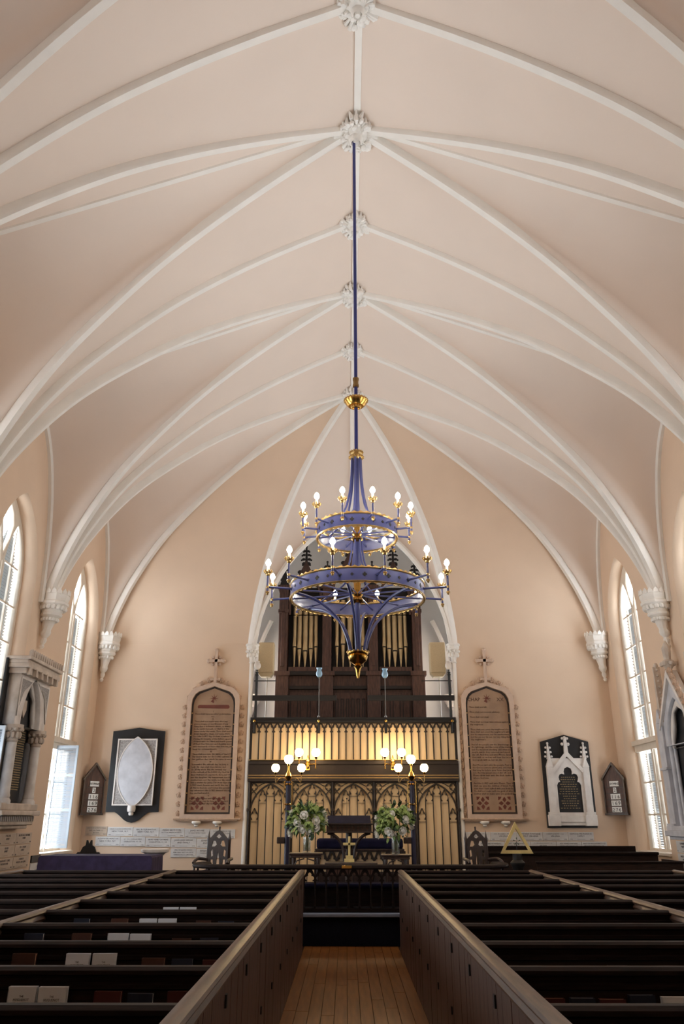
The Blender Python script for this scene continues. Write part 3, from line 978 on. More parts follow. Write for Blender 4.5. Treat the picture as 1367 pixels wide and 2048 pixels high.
for x in posts:
    fin = MB(); fin.prism([(x - .13, 4.67), (x + .13, 4.67), (x, 5.2)], .08, .26)
    finial(fin, x, 4.87, .78)
    fin.build('post_pinnacle', 'organ_dark', og, smooth=True)
def pipe(x, mouth, r, top):
    t = MB().lathe([(.012, 2.44), (r * .95, mouth - .02), (r * .95, mouth), (r, mouth + .015), (r, top), (r * .8, top), (0, top - .02)], 14, (x, .26, 0)).build('pipe', 'pipe', og, smooth=True)
    m = MB().add([(x - r * .85, .26 - r * .75, mouth + .035), (x + r * .85, .26 - r * .75, mouth + .035), (x + r * .9, .26 - r * .9, mouth + .07), (x, .26 - r * 1.12, mouth + .42), (x - r * .9, .26 - r * .9, mouth + .07)], [(0, 1, 2, 3, 4)])
    m.add([(x + r * math.cos(a) * 1.02, .26 + r * math.sin(a) * 1.02, mouth + .07 + hh) for a, hh in ((-2.6, 0), (-2.1, .1), (-1.57, .34), (-1.04, .1), (-.54, 0))], [(0, 1, 2, 3, 4)])
    m.build('pipe_mouth', 'pipe', t, smooth=True)
    MB().box(x - r * .8, x + r * .8, .26 - r * 1.08, .26 - r * .3, mouth, mouth + .032).build('pipe_lip', 'black_peg', t)
for m0, sc in ((-1.21, 1), (0, 1.22), (1.21, 1)):
    for j, (dx, dm, r) in enumerate(((-.29, .55, .052), (-.155, .50, .062), (0, .44, .07), (.155, .50, .062), (.29, .55, .052))):
        if m0 == 0: dm = (.56, .62, .40, .62, .56)[j]
        pipe(m0 + dx * sc, 2.44 + dm, r * (1.05 if m0 == 0 else 1), (4.15, 4.3, 4.42, 4.3, 4.15)[j])
for sd, y in ((-1, .45), (1, .45)): pass

# ================================================================== DECALOGUE TABLETS
T1 = ["I", "Thou shalt have no other gods before", "me.", "II", "Thou shalt not make unto thee any", "graven image, or any likeness of any", "thing that is in heaven above, or that is", "in the earth beneath, or that is in the", "water under the earth: Thou shalt not bow", "down thyself to them, nor serve them:", "for I the LORD thy God am a jealous God,", "visiting the iniquity of the fathers upon the", "children unto the third and fourth generation", "of them that hate me; and shewing mercy", "unto thousands of them that love me, and", "keep my commandments.", "III", "Thou shalt not take the name of the LORD", "thy God in vain: for the LORD will not hold", "him guiltless that taketh his name in vain.", "IV", "Remember the sabbath day, to keep it", "holy. Six days shalt thou labour, and", "do all thy work: But the seventh day", "is the sabbath of the LORD thy God: in it", "thou shalt not do any work, thou, nor thy son,", "nor thy daughter, thy manservant, nor thy", "maidservant, nor thy cattle, nor thy stranger", "that is within thy gates: For in six days the", "LORD made heaven and earth, the sea, and", "all that in them is, and rested the seventh", "day: wherefore the LORD blessed the sabbath", "day, and hallowed it.", "V", "Honour thy father and thy mother:", "that thy days may be long upon the land", "which the LORD thy God giveth thee."]
T2 = ["Thou shalt not kill.", "", "Thou shalt not commit adultery.", "", "Thou shalt not steal.", "", "Thou shalt not bear false witness against", "thy neighbour.", "", "Thou shalt not covet thy neighbour's house,", "thou shalt not covet thy neighbour's wife,", "nor his manservant, nor his maidservant,", "nor his ox, nor his ass, nor any thing that is", "thy neighbour's.", "", "And all the people saw the thunderings, and", "the lightnings, and the noise of the trumpet,", "and the mountain smoking: and when the", "people saw it, they removed, and stood", "afar off. And they said unto Moses, Speak", "thou with us, and we will hear: but let not", "God speak with us, lest we die.", "", "And Moses said unto the people, Fear not:", "for God is come to prove you, and that his", "fear may be before your faces, that ye sin", "not. And the people stood afar off, and", "Moses drew near unto the thick darkness", "where God was.", "", "And the LORD said unto Moses, Thus thou", "shalt say unto the children of Israel, Ye have", "seen that I have talked with you from heaven.", "Ye shall not make with me gods of silver,", "neither shall ye make unto you gods of gold."]
cm = MB()
for k in range(5):
    a = 2 * PI * k / 5 + .3
    cm.ball((.036 * math.cos(a), -.03, .036 * math.sin(a)), .026, 6, 4, (1.1, .8, 1.1))
cm.ball((0, -.045, 0), .022, 6, 4); cm.tube([(0, -.02, 0), (0, .0, 0)], .035, 8)
CROC = cm.mesh('crocket', 'crocket', True)
STUD = MB().ball((0, 0, 0), .016, 6, 4).mesh('inlay_stud', 'gold', True)
def decalogue(name, xc, label, lines, head):
    t = thing(name, label, 'tablet', (xc, WF, 1.84), group='inscribed tablets beside the chancel arch')
    H = 2.92; W2 = .53
    def shape(w, h, low=0.0, drop=.42):
        out = [(-w, low), (w, low), (w, h - drop)]
        R = [(w * .97, h - drop * .72), (w * .86, h - drop * .46), (w * .7, h - drop * .30), (0, h)]
        return out + R + [(-x, z) for x, z in reversed(R[:-1])] + [(-w, h - drop)]
    plate('stone_ground', [shape(W2, H)], .05, 'stone_tablet', t)
    plate('outer_frame', [shape(W2 + .10, H + .09, -.09), shape(W2, H)], .13, 'tablet_frame', t)
    plate('dark_inlay', [shape(W2 - .005, H - .008, .008), shape(W2 - .045, H - .05, .045)], .008, 'tablet_line', t, off=-.048)
    for i in range(9):
        for sd in (-1, 1): ob('inlay_stud', STUD, t, (sd * (W2 - .025), -.058, .2 + i * .26))
    # crockets round the frame
    def croc(x, z, s=1.0):
        o = ob('crocket', CROC, t, (x, 0, z)); o.scale = (s, 1, s)
    for i in range(13):
        z = .02 + i * .20
        for sd in (-1, 1): croc(sd * (W2 + .165), z)
    for x, z in ((.60, H - .25), (.48, H - .07), (.32, H + .07), (.16, H + .15)):
        for sd in (-1, 1): croc(sd * x, z, 1.1)
    cr = MB()
    zc = H + .09
    cr.box(-.035, .035, -.09, 0, zc, zc + .78); cr.box(-.17, .17, -.09, 0, zc + .50, zc + .57)
    for x, z in ((0, zc + .80), (-.185, zc + .535), (.185, zc + .535)):
        cr.ball((x, -.045, z), .055, 8, 5)
    for sx in (-1, 1):
        for sz in (-1, 1): cr.ball((sx * .085, -.04, zc + .535 + sz * .085), .04, 8, 5, (1, .7, 1))
    for k in range(6): cr.ball((-.1 + .04 * k, -.05, zc + .08), .04, 6, 4)
    cr.build('cross_finial', 'tablet_frame', t, smooth=True)
    sl = MB().box(-W2 - .24, W2 + .24, -.14, 0, -.12, -.085); sl.box(-W2 - .18, W2 + .18, -.11, 0, -.15, -.12)
    sl.build('sill', 'crocket', t, bev=.008)
    for x in (-.24, .24):
        b = MB().lathe([(0, -.27), (.03, -.265), (.05, -.25), (.04, -.235), (.05, -.22), (.10, -.195), (.11, -.17), (.10, -.145)], 12, (x, -.06, 0))
        b.build('bracket', 'white_plaster', t, smooth=True)
    # lettering
    L = []
    sz, st = .056, .058
    if head:
        L += [('CHAP', .12, -.32, H - .36, 'CENTER'), ('XX', .12, .32, H - .36, 'CENTER')]
        z = H - .52
    else:
        z = H - .62
    for s in lines:
        if s: L.append((s, sz, -.44 if len(s) > 4 else 0, z, 'LEFT' if len(s) > 4 else 'CENTER'))
        z -= st
    tag(ob('lettering', text_mesh(L, 'tablet_ink', off=-.05, res=1), t), kind='stuff')
    orn = []
    for k in range(8):
        a = 2 * PI * k / 8
        orn.append([(0 + .02 * math.cos(a + .6), H - .29 + .02 * math.sin(a + .6)), (.11 * math.cos(a), H - .29 + .11 * math.sin(a)), (.02 * math.cos(a - .6), H - .29 + .02 * math.sin(a - .6))])
    plate('star_ornament', orn, .006, 'tablet_red', t, off=-.048)
    if not head:
        plate('red_bar', [[(-.36, H - .52)] + arc(.34, H - .49, .045, -90, 90, 6) + arc(-.34, H - .49, .045, 90, 270, 6)], .006, 'tablet_red', t, off=-.048)
    for x in (-.25, .25):
        lp = [[(x - .16, .09), (x + .16, .09), (x + .16, .39), (x - .16, .39)]] 
        pl = []
        for k in range(4):
            a = 2 * PI * k / 4
            c_, s_ = math.cos(a), math.sin(a)
            pl.append([(x + c_ * u - s_ * v, .24 + s_ * u + c_ * v) for u, v in ((.02, 0), (.07, .045), (.10, .03), (.14, 0), (.10, -.03), (.07, -.045))])
            c_, s_ = math.cos(a + PI / 4), math.sin(a + PI / 4)
            pl.append([(x + c_ * u - s_ * v, .24 + s_ * u + c_ * v) for u, v in ((.145, .055), (.205, 0), (.145, -.055), (.13, 0))])
        plate('red_rosette', pl, .006, 'tablet_red', t, off=-.048)
    return t
decalogue('commandment_tablet', -3.21, 'tall brown stone tablet with red bar above closely lettered lines, crosses and crockets', T1, False)
decalogue('commandment_tablet', 3.42, 'tall brown stone tablet headed CHAP XX, framed with crockets and topped by a cross', T2, True)

# ================================================================== WALL MONUMENTS ON THE FRONT WALL
t = thing('oval_tablet', 'blank white oval marble tablet on a black shouldered slab', 'tablet', (-4.96, WF - .002, 1.72))
lobe = [(-.61, .17), (-.40, .17), (-.33, .13), (-.24, .06), (-.17, .0), (-.08, -.045), (0, -.06), (.08, -.045), (.17, 0), (.24, .06), (.33, .13), (.40, .17), (.61, .17), (.62, 1.98), (.40, 2.0), (0, 2.06), (-.40, 2.0), (-.62, 1.98)]
plate('black_slab', [lobe], .05, 'black_slate', t)
plate('carved_ground', [[(-.45, .33), (.45, .33), (.45, 1.78), (-.45, 1.78)]], .04, 'carve_ground', t, off=-.05)
fr_ = [(-.47, .31), (.47, .31), (.47, 1.80), (-.47, 1.80)]
plate('tablet_edge', [fr_, [(-.44, .34), (.44, .34), (.44, 1.77), (-.44, 1.77)]], .06, 'marble_white', t, off=-.05)
ves = pointed(-.40, .40, 1.05, 1.05, R=.70, n=12)[2:]
ves = ves + [(x, 2.10 - z) for x, z in reversed(ves)][1:-1]
ves = [(x, 1.055 + (z - 1.05) * 1.22) for x, z in ves]
plate('pointed_oval', [ves], .05, 'marble_cool', t, off=-.07)
vo = [(x * 1.05, 1.055 + (z - 1.055) * 1.03) for x, z in ves]
plate('oval_rim', [vo, ves], .06, 'marble_white', t, off=-.07)
MB().lathe([(0, .09), (.05, .1), (.06, .14), (.05, .16), (.09, .18), (.10, .24), (.09, .31)], 10, (0, -.115, 0)).build('corbel_drop', 'marble_white', t, smooth=True)

t = thing('gabled_tablet', 'white marble gabled tablet with pinnacles and black lettered panel on a black slab', 'tablet', (5.19, WF - .002, 1.55))
plate('black_slab', [[(-.57, 0), (.57, 0), (.57, 1.90), (0, 2.06), (-.57, 1.90)]], .05, 'black_slate', t)
body = [(-.42, .25), (.42, .25), (.42, 1.52), (-.42, 1.52)]
door_ = [(-.28, .33), (.28, .33), (.28, .92), (.25, .98), (.20, 1.0), (.22, 1.04), (.23, 1.10), (.20, 1.16), (.14, 1.18), (.09, 1.16), (.10, 1.22), (.08, 1.29), (0, 1.33)]
door_ = door_ + [(-x, z) for x, z in reversed(door_[2:-1])]
plate('marble_ground', [body, door_], .06, 'marble_white', t, off=-.05)
plate('black_panel', [[(-.36, .26), (.36, .26), (.36, 1.4), (-.36, 1.4)]], .02, 'black_slate', t, off=-.05)
plate('gable_moulding', [[(-.40, 1.20), (-.33, 1.20), (0, 1.56), (.33, 1.20), (.40, 1.20), (.40, 1.24), (.03, 1.66), (-.03, 1.66), (-.40, 1.24)]], .05, 'marble_white', t, off=-.10)
for s in (-1, 1):
    p = MB().box(s * .42 - .075, s * .42 + .075, -.16, -.05, .25, 1.32); p.prism([(s * .42 - .085, 1.32), (s * .42 + .085, 1.32), (s * .42, 1.56)], -.16, -.05)
    p.box(s * .42 - .13, s * .42 + .13, -.19, -.04, .04, .28); p.box(s * .42 - .11, s * .42 + .11, -.18, -.04, .28, .34)
    p.build('buttress', 'marble_white', t, bev=.008)
    f = MB().prism([(s * .42 - .045, 1.5), (s * .42 + .045, 1.5), (s * .42 + .012, 1.84), (s * .42 - .012, 1.84)], -.13, -.07)
    for dz, w in ((1.56, .075), (1.66, .06), (1.76, .05)):
        for q in (-1, 1): f.ball((s * .42 + q * w, -.1, dz), .028, 6, 4)
    f.ball((s * .42, -.1, 1.86), .03, 6, 4)
    f.build('pinnacle', 'marble_white', t, smooth=True)
f = MB().prism([(-.05, 1.62), (.05, 1.62), (.03, 1.95), (-.03, 1.95)], -.14, -.07)
for q in (-1, 1):
    f.ball((q * .07, -.1, 1.84), .04, 8, 5); f.ball((q * .06, -.1, 1.97), .03, 8, 5)
f.ball((0, -.1, 1.98), .045, 8, 5)
f.build('centre_finial', 'marble_white', t, smooth=True)
sb_ = MB().box(-.36, .36, -.15, -.05, .12, .26); sb_.box(-.32, .32, -.13, -.05, .05, .12)
sb_.build('base', 'marble_white', t, bev=.008)
L = []
for i, (s_, w_) in enumerate((('SACRED', .05), ('TO THE MEMORY OF', .03), ('A FAITHFUL', .03), ('MEMBER OF THIS', .03), ('CHURCH', .03))):
    L.append((s_, w_, 0, 1.1 - i * .055, 'CENTER'))
L = [(s_, w_, x, z, al) for s_, w_, x, z, al in L]
bars = MB(); rr = random.Random(4)
for i in range(14):
    w_ = rr.uniform(.12, .24) if i > 1 else .16 + .02 * i
    n_ = 7
    for j in range(n_):
        a = -w_ + 2 * w_ * j / n_
        bars.box(a + .004, a + 2 * w_ / n_ * rr.uniform(.55, .9), -.074, -.07, 1.09 - i * .052, 1.09 - i * .052 + .016)
tag(bars.build('worn_lettering', 'slate_ink', t), kind='stuff')

# hymn boards across the two corners
def hymn_board(x, y, rz, label, headtxt):
    t = thing('hymn_board', label, 'hymn board', (x, y, 1.85), rz, group='hymn boards in the front corners')
    w = .25
    plate('back_board', [[(-w, 0), (w, 0), (w, .74), (0, 1.08), (-w, .74)]], .03, 'organ', t)
    for s in (-1, 1):
        MB().box(s * w - .012, s * w + .012, -.06, 0, 0, .75).build('side_strip', 'dark_wood', t)
        MB().prism([(s * (w + .03), .72), (s * (w + .03), .77), (0, 1.12), (0, 1.06)], -.07, 0).build('gable_strip', 'dark_wood', t)
    MB().box(-w - .03, w + .03, -.07, 0, -.03, .01).build('bottom_strip', 'dark_wood', t)
    for i in range(5):
        MB().box(-w, w, -.042, -.03, .10 + .135 * i - .075, .10 + .135 * i - .063).build('slot_strip', 'dark_wood', t)
    rows = [(headtxt, .22, .055), ('2', .075, .09), ('116', .23, .09), ('169', .23, .09), ('276', .23, .09)]
    for i, (s, ww, fs) in enumerate(rows):
        z = .645 - i * .14
        if len(s) == 3 and s.isdigit():
            for j, ch in enumerate(s):
                cx = (j - 1) * .078 + .01
                c = MB().box(cx - .037, cx + .037, -.042, -.032, z - .055, z + .06).build('number_card', 'card', t)
                ob('numeral', text_mesh([(ch, .11, cx, z - .037, 'CENTER')], 'card_ink', off=-.042), c)
        else:
            c = MB().box(.01 - ww / 2, .01 + ww / 2, -.042, -.032, z - .055, z + .06).build('number_card' if s == '2' else 'heading_card', 'card', t)
            ob('numeral' if s == '2' else 'heading', text_mesh([(s, .11 if s == '2' else .075, .01, z - (.037 if s == '2' else .025), 'CENTER')], 'card_ink', off=-.042), c)
    return t
hymn_board(XL + .225, WF - .225, PI / 4, 'brown gabled hymn board headed HYMNS in the corner by the open shutter', 'HYMNS')
hymn_board(XR - .225, WF - .225, -PI / 4, 'brown gabled hymn board with pale faded heading card near the louvred window', 'HYMNS')

# ================================================================== NAME PLAQUES
def plaque(label, x0, x1, z0, z1, lines, wall='F', mt='plaque', years=('', ''), ink='ink'):
    w, h = x1 - x0, z1 - z0
    if wall == 'F':
        loc, ax, rz = ((x0 + x1) / 2, WF, z0), 'XZ', 0
    elif wall == 'L':
        loc, rz = (XL, (x0 + x1) / 2, z0), PI / 2
    else:
        loc, rz = (XR, (x0 + x1) / 2, z0), -PI / 2
    t = thing('name_plaque', label, 'plaque', loc, rz, 'memorial name plaques on the walls')
    MB().box(-w / 2 + .004, w / 2 - .004, -.022, 0, .004, h - .004).build('marble_slab', mt, t, bev=.003)
    L = []; n = len(lines)
    for i, s in enumerate(lines):
        fs = min(.05 if n < 3 else .04, 1.55 * w * .86 / max(8, len(s)))
        L.append((s, fs, 0, h * (.80 - .25 * i - (.04 if n < 3 else 0)) - fs * .3, 'CENTER'))
    if years[0]: L.append((years[0], .034, -w / 2 + .03, .022, 'LEFT'))
    if years[1]: L.append((years[1], .034, w / 2 - .03, .022, 'RIGHT'))
    if L: tag(ob('lettering', text_mesh(L, ink, off=-.022, depth=.002, res=1), t), kind='stuff')
    MB().box(-.09, .09, -.0235, -.02, .03, .034).build('rule_line', ink, t)
    return t
R1 = [-6.0, -5.49, -4.90, -4.30, -3.715, -3.13, -2.545]
names1 = [(['SIMEON HOLLOWAY DUNBAR', 'DIED IN CAMP S.C.', 'IN 1864'], ('1841', '1864')), (['DANIEL HORATIO HUNTINGTON', 'NEW YORK, N.Y.'], ('1816', '1902')), (['MRS. BUTLER BARTON', 'NEW YORK, N.Y.'], ('1844', '1906')), (['PIERRE BAUDOUIN', 'BOSTON, MASSACHUSETTS'], ('', '1706')), (['JAMES MOORE', 'OF SAINT PETERS PARISH'], ('1660', '1729')), (['DAVID GARRICK M.D.', 'CHARLESTON'], ('', '1781'))]
for i, (ln, yr) in enumerate(names1):
    z = 1.385 - .012 * i
    plaque('white plaque by the oval tablet, %s in the top row from the corner' % ORD[i], R1[i], R1[i + 1], z, z + .2, ln, years=yr, mt='plaque_cream' if i == 0 else 'plaque')
R2 = [-5.745, -5.17, -4.595, -4.01, -3.425, -2.84]
names2 = [(['ALEXANDER HAMILTON', 'NEW YORK, N.Y.'], ('1757', '1804')), (['LT. COL. JOHN LAURENS', 'CHARLESTON, SO. CA.'], ('1754', '1782')), (['HON. HENRY LAURENS', 'CHARLESTON, SO. CA.'], ('1724', '1792')), (['JOHN LEWIS GERVAIS', 'AND FAMILY'], ('1741', '1798')), (['EDWARD LEGER', 'AND FAMILY'], ('1752', ''))]
for i, (ln, yr) in enumerate(names2):
    z = 1.165 - .011 * i
    plaque('white plaque by the oval tablet, %s in the second row from the corner' % ORD[i], R2[i], R2[i + 1], z, z + .205, ln, years=yr)
for i, (ln, yr) in enumerate([(['MRS. BENJAMIN PERRIN', 'AND MARY ALSTON SMITH', 'CHARLESTON, SO. CAROLINA'], ('', '1912')), (['BENJAMIN PERRIN', 'CHARLESTON, SO. CA.'], ('1871', ''))]):
    plaque('white plaque in the short lowest row by the oval tablet, %s' % ('nearer the corner' if i == 0 else 'nearer the carved chair'), -4.0 + i * .583, -3.417 + i * .583, .925 - .01 * i, 1.12 - .01 * i, ln, years=yr)
R3 = [2.70, 3.295, 3.89, 4.49, 5.07, 5.66]
names3 = [(['PIERRE GAILLARD', 'CAROLINA'], ('', '')), (['LT. RICHARD L. MAURY', 'CONFEDERATE ARMY'], ('1840', '1907')), (['MATTHEW FONTAINE MAURY', 'VIRGINIA'], ('', '1873')), (['DABNEY H. MAURY, C.S.A.', 'VIRGINIA'], ('1822', '1900')), (['GEORGE WASHINGTON', 'FAMILY'], ('1732', '1799'))]
names3 = [(['PIERRE BACOT', 'CAROLINA'], ('', 'TO')), (['COL. RICHARD L. MAURY', 'VIRGINIA'], ('1840', '')), (['MATTHEW FONTAINE', 'FAMILY, VIRGINIA'], ('', '1873')), (['DABNEY H. MAURY, C.S.A.', 'VIRGINIA'], ('1822', '1900')), (['EDMOND MEUNERIEUX', 'FAMILY'], ('1792', '1868'))]
for i, (ln, yr) in enumerate(names3):
    plaque('pale plaque below the gabled tablet, %s in the upper row from the arch' % ORD[i], R3[i], R3[i + 1], 1.275, 1.465, ln, years=yr)
R4 = [2.985, 3.60, 4.19, 4.78, 5.36, 5.94]
names4 = [(['JEAN PIERRE BONNEAU', 'BERKELEY COUNTY, SO. CA.'], ('', '')), (['CAPT. SIMEON RAVENEL', 'CHARLESTON, SO. CA.'], ('', '')), (['LT. JOHN HERNDON MAURY, C.S.A.', 'VIRGINIA', 'KILLED AT VICKSBURG, MISS.'], ('1842', '1863')), (['REV. PIERRE FONTAINE', 'WESTOVER PARISH, VA.'], ('1691', '1757')), (['WESTON BROCKENBROUGH', 'MOUNT VERNON, VA.'], ('1776', '1850'))]
for i, (ln, yr) in enumerate(names4):
    plaque('pale plaque below the gabled tablet, %s in the lower row from the arch' % ORD[i], R4[i], R4[i + 1], 1.065, 1.265, ln, years=yr)
# side walls
for r in range(3):
    z1 = 1.505 - .205 * r
    for i in range(3):
        ys = 13.93 + .755 * i
        nm = [['ISAAC MAZYCK', 'FAMILY'], ['PORCHER', 'FAMILY'], ['BACHELOR LE SERURIER', 'FAMILY']][i] if r == 0 else ([['BENOIST', 'FAMILY'], ['HUGER', 'FAMILY'], ['DE ST. JULIEN', 'FAMILY']][i] if r == 1 else [['BONNEAU', 'FAMILY'], ['MANIGAULT CLARK', 'PHILADELPHIA'], ['LANNEAU', 'NORTH CAROLINA']][i])
        plaque('buff plaque under the tall arched monument, %s row, %s towards the window' % (ORD[r], ORD[i]), ys, ys + .75, z1 - .2, z1, nm, 'L', 'plaque_cream', ('16' + str(80 + i), '17' + str(20 + r)))
t = plaque('grey plaque with a black top band below the window sill near the cloth covered table', 16.32, 17.16, .66, .95, ['FAMILY', 'IN MEMORIAM'], 'L', 'plaque')
MB().box(-.41, .41, -.03, 0, .295, .42).build('black_band', 'black_slate', t)
for r in range(3):
    plaque('pale grey plaque under the pinnacled wall monument, %s row of the stack' % ORD[r], 15.70, 16.42, 1.36 - .225 * (r + 1), 1.36 - .225 * r - .01, [['IN MEMORY OF', 'HIS FAMILY'], ['MARTHA GUERARD', 'AND FAMILY'], ['BENJAMIN', 'SIMONS']][r], 'R', 'plaque', ('17', '18'))

# ================================================================== TALL MONUMENTS ON THE SIDE WALLS
# arched monument on the oval tablet side (built facing -y, then turned to face +x)
t = thing('arched_monument', 'tall marble wall monument with pointed arch, two columns and black inscribed slab', 'monument', (XL + .002, 14.72, 1.58), PI / 2)
t.scale = (.84, .88, 1)
plate('black_backing', [[(-1.02, .42), (.92, .42), (.92, 2.86), (-1.02, 2.86)]], .05, 'black_slate', t)
arch_h = pointed(-.52, .52, .42, 1.55, R=1.16, n=12)
cusp = []
body = [(-.86, 1.72), (.86, 1.72), (.86, 2.60), (-.86, 2.60)]
A_ = pointed(-.54, .54, 1.72, 1.75, R=.95, n=12)
plate('arch_block', [body, A_], .24, 'marble', t, off=-.05)
# cusped inner order
B_ = []
ap = A_[2:]
for i, (x, z) in enumerate(ap):
    k = abs(math.sin(i / (len(ap) - 1) * PI * 4))
    B_.append((x * (1 - .06 - .14 * k), 1.72 + (z - 1.72) * (1 - .04 - .06 * k)))
plate('cusped_order', [A_, [(-.45, 1.72), (.45, 1.72)] + B_], .08, 'marble_white', t, off=-.10)
for s in (-1, 1):
    tri = [(s * .80, 2.52), (s * .80, 1.98), (s * .62, 2.3), (s * .22, 2.52)]
    plate('spandrel_carving', [tri], .02, 'carve_ground', t, off=-.285)
    rim = [(s * .83, 2.55), (s * .83, 1.86), (s * .6, 2.32), (s * .15, 2.55)]
    plate('spandrel_rim', [rim, tri], .03, 'marble_white', t, off=-.285)
    cl = MB().lathe([(.14, .40), (.14, .46), (.11, .5), (.12, .54), (.105, .58), (.10, 1.42)], 16, (s * .66, -.225, 0))
    c_ = cl.build('column', 'marble', t, smooth=True)
    cp_ = MB().lathe([(.10, 1.42), (.12, 1.45), (.105, 1.48), (.13, 1.6), (.19, 1.66), (.19, 1.72)], 12, (s * .66, -.225, 0))
    for k in range(9):
        a = 2 * PI * k / 9
        cp_.ball((s * .66 + .13 * math.cos(a), -.225 + .13 * math.sin(a), 1.54), .045, 6, 4, (1, 1, 1.4)); cp_.ball((s * .66 + .165 * math.cos(a + .3), -.225 + .165 * math.sin(a + .3), 1.64), .04, 6, 4)
    cp_.build('capital', 'marble_warm', c_, smooth=True)
plate('inscribed_slab', [pointed(-.50, .50, .44, 1.75, R=.95, n=10)], .03, 'black_slate', t, off=-.05)
words = MB(); rr = random.Random(11)
for i in range(26):
    x = -.44; z = 1.70 - i * .042
    hgt = .03 if i == 0 else .018
    lim = .38 if i else .28
    while x < lim:
        w_ = rr.uniform(.03, .09)
        words.box(x, min(x + w_, lim + .03), -.084, -.08, z, z + hgt); x += w_ + .014
tag(words.build('gilt_inscription', 'slate_ink', t), kind='stuff')
sh = plate('carved_shield', [[(-.1, 2.22), (.1, 2.22), (.11, 2.05), (0, 1.9), (-.11, 2.05)]], .05, 'marble_warm', t, off=-.08)
co = MB().box(-.90, .90, -.40, 0, 2.60, 2.70); co.box(-.96, .96, -.46, 0, 2.70, 2.78); co.box(-1.0, 1.0, -.50, 0, 2.84, 2.90); co.box(-.97, .97, -.44, 0, 2.78, 2.84)
co.build('cornice', 'marble_warm', t, bev=.01)
den = MB().box(-.04, .04, -.47, -.40, 2.58, 2.72).mesh('corbel_block', 'marble_warm')
for i in range(6): ob('corbel_block', den, t, (-.80 + i * .32, 0, 0))
cres = MB().prism([(-.04, 2.90), (.04, 2.90), (.045, 2.98), (.0, 3.02), (-.045, 2.98)], -.50, -.44).mesh('cresting', 'marble_warm')
for i in range(15): ob('cresting', cres, t, (-.93 + i * .133, 0, 0))
bs = MB().box(-.98, .98, -.34, 0, .30, .42); bs.box(-1.02, 1.02, -.40, 0, .22, .30); bs.box(-.92, .92, -.30, 0, .06, .22); bs.box(-.84, .84, -.22, 0, 0, .06)
bs.build('base', 'marble_warm', t, bev=.02)
lf = MB().box(-.03, .03, -.325, -.30, .12, .21).mesh('base_leaf', 'carve_ground')
for i in range(18): ob('base_leaf', lf, t, (-.85 + i * .1, 0, 0))

# pinnacled monument on the gabled tablet side (faces -x)
t = thing('pinnacled_monument', 'grey marble wall monument with crocketed gable, slim pinnacles and black slab', 'monument', (XR - .002, 15.1, 1.5), -PI / 2)
for s in (-1, 1):
    p = MB().box(s * .78 - .14, s * .78 + .14, -.24, 0, .1, 2.0); p.box(s * .78 - .16, s * .78 + .16, -.27, 0, 1.12, 1.17); p.box(s * .78 - .17, s * .78 + .17, -.29, 0, 0, .16)
    p.prism([(s * .78 - .14, 2.0), (s * .78 + .14, 2.0), (s * .78, 2.28)], -.24, 0)
    p.build('buttress', 'marble_cool', t, bev=.01)
    q = MB().prism([(s * .78 - .07, 2.1), (s * .78 + .07, 2.1), (s * .78 + .015, 3.12), (s * .78 - .015, 3.12)], -.19, -.05)
    for k in range(9):
        f_ = k / 8
        for d in (-1, 1): q.ball((s * .78 + d * (.085 - .055 * f_), -.12, 2.14 + .92 * f_), .028, 6, 4)
    q.ball((s * .78, -.12, 3.14), .05, 8, 5, (1, 1, 1.3))
    q.build('pinnacle', 'marble_warm', t, smooth=True)
    for j, (a, w_) in enumerate(((.60, .05), (.52, .035))):
        MB().tube([(s * a, -.12 + .04 * j, .1), (s * a, -.12 + .04 * j, 1.75)], w_, 10).build('colonnette', 'marble_cool', t, smooth=True)
opening = pointed(-.52, .52, .12, 1.55, R=.95, n=12)
gab = [(-.66, 1.75), (-.66, 1.98), (0, 2.86), (.66, 1.98), (.66, 1.75)]
plate('gable', [[(-.62, 1.55), (.62, 1.55), (.62, 1.98), (0, 2.78), (-.62, 1.98)], [(x, z) for x, z in pointed(-.5, .5, 1.56, 1.6, R=.9, n=10)]], .16, 'marble_cool', t, off=-.04)
for s in (-1, 1):
    MB().prism([(s * .70, 1.86), (s * .66, 2.0), (0, 2.92), (0, 2.78)], -.26, -.04).build('gable_moulding', 'marble_white', t)
    for k in range(7):
        f_ = (k + .5) / 7
        o = ob('crocket', CROC, t, (s * .68 * (1 - f_), -.16, 1.98 + .92 * f_ + .05)); o.scale = (1.5, 1.6, 1.5)
plate('black_slab', [opening], .03, 'black_slate', t, off=-.01)
inn = pointed(-.46, .46, 1.5, 1.6, R=.85, n=12)
K = []
ip = inn[2:]
for i, (x, z) in enumerate(ip):
    k = abs(math.sin(i / (len(ip) - 1) * PI * 3))
    K.append((x * (.95 - .2 * k), 1.5 + (z - 1.5) * (.95 - .08 * k)))
plate('cusping', [inn, [(-.43, 1.5), (.43, 1.5)] + K], .07, 'marble_white', t, off=-.08)
fn = MB().lathe([(.05, 2.80), (.07, 2.86), (.05, 2.92), (.10, 3.0), (.13, 3.08), (.07, 3.12), (.08, 3.2), (.09, 3.34), (.05, 3.42), (0, 3.5)], 8, (0, -.18, 0))
for k in range(6):
    a = 2 * PI * k / 6
    fn.ball((.12 * math.cos(a), -.18 + .12 * math.sin(a), 3.04), .05, 6, 4)
fn.build('top_finial', 'marble_warm', t, smooth=True)
b_ = MB().box(-.98, .98, -.34, 0, -.06, .04); b_.box(-.92, .92, -.28, 0, -.12, -.06); b_.box(-.95, .95, -.30, 0, .04, .12)
b_.build('base', 'marble_cool', t, bev=.01)

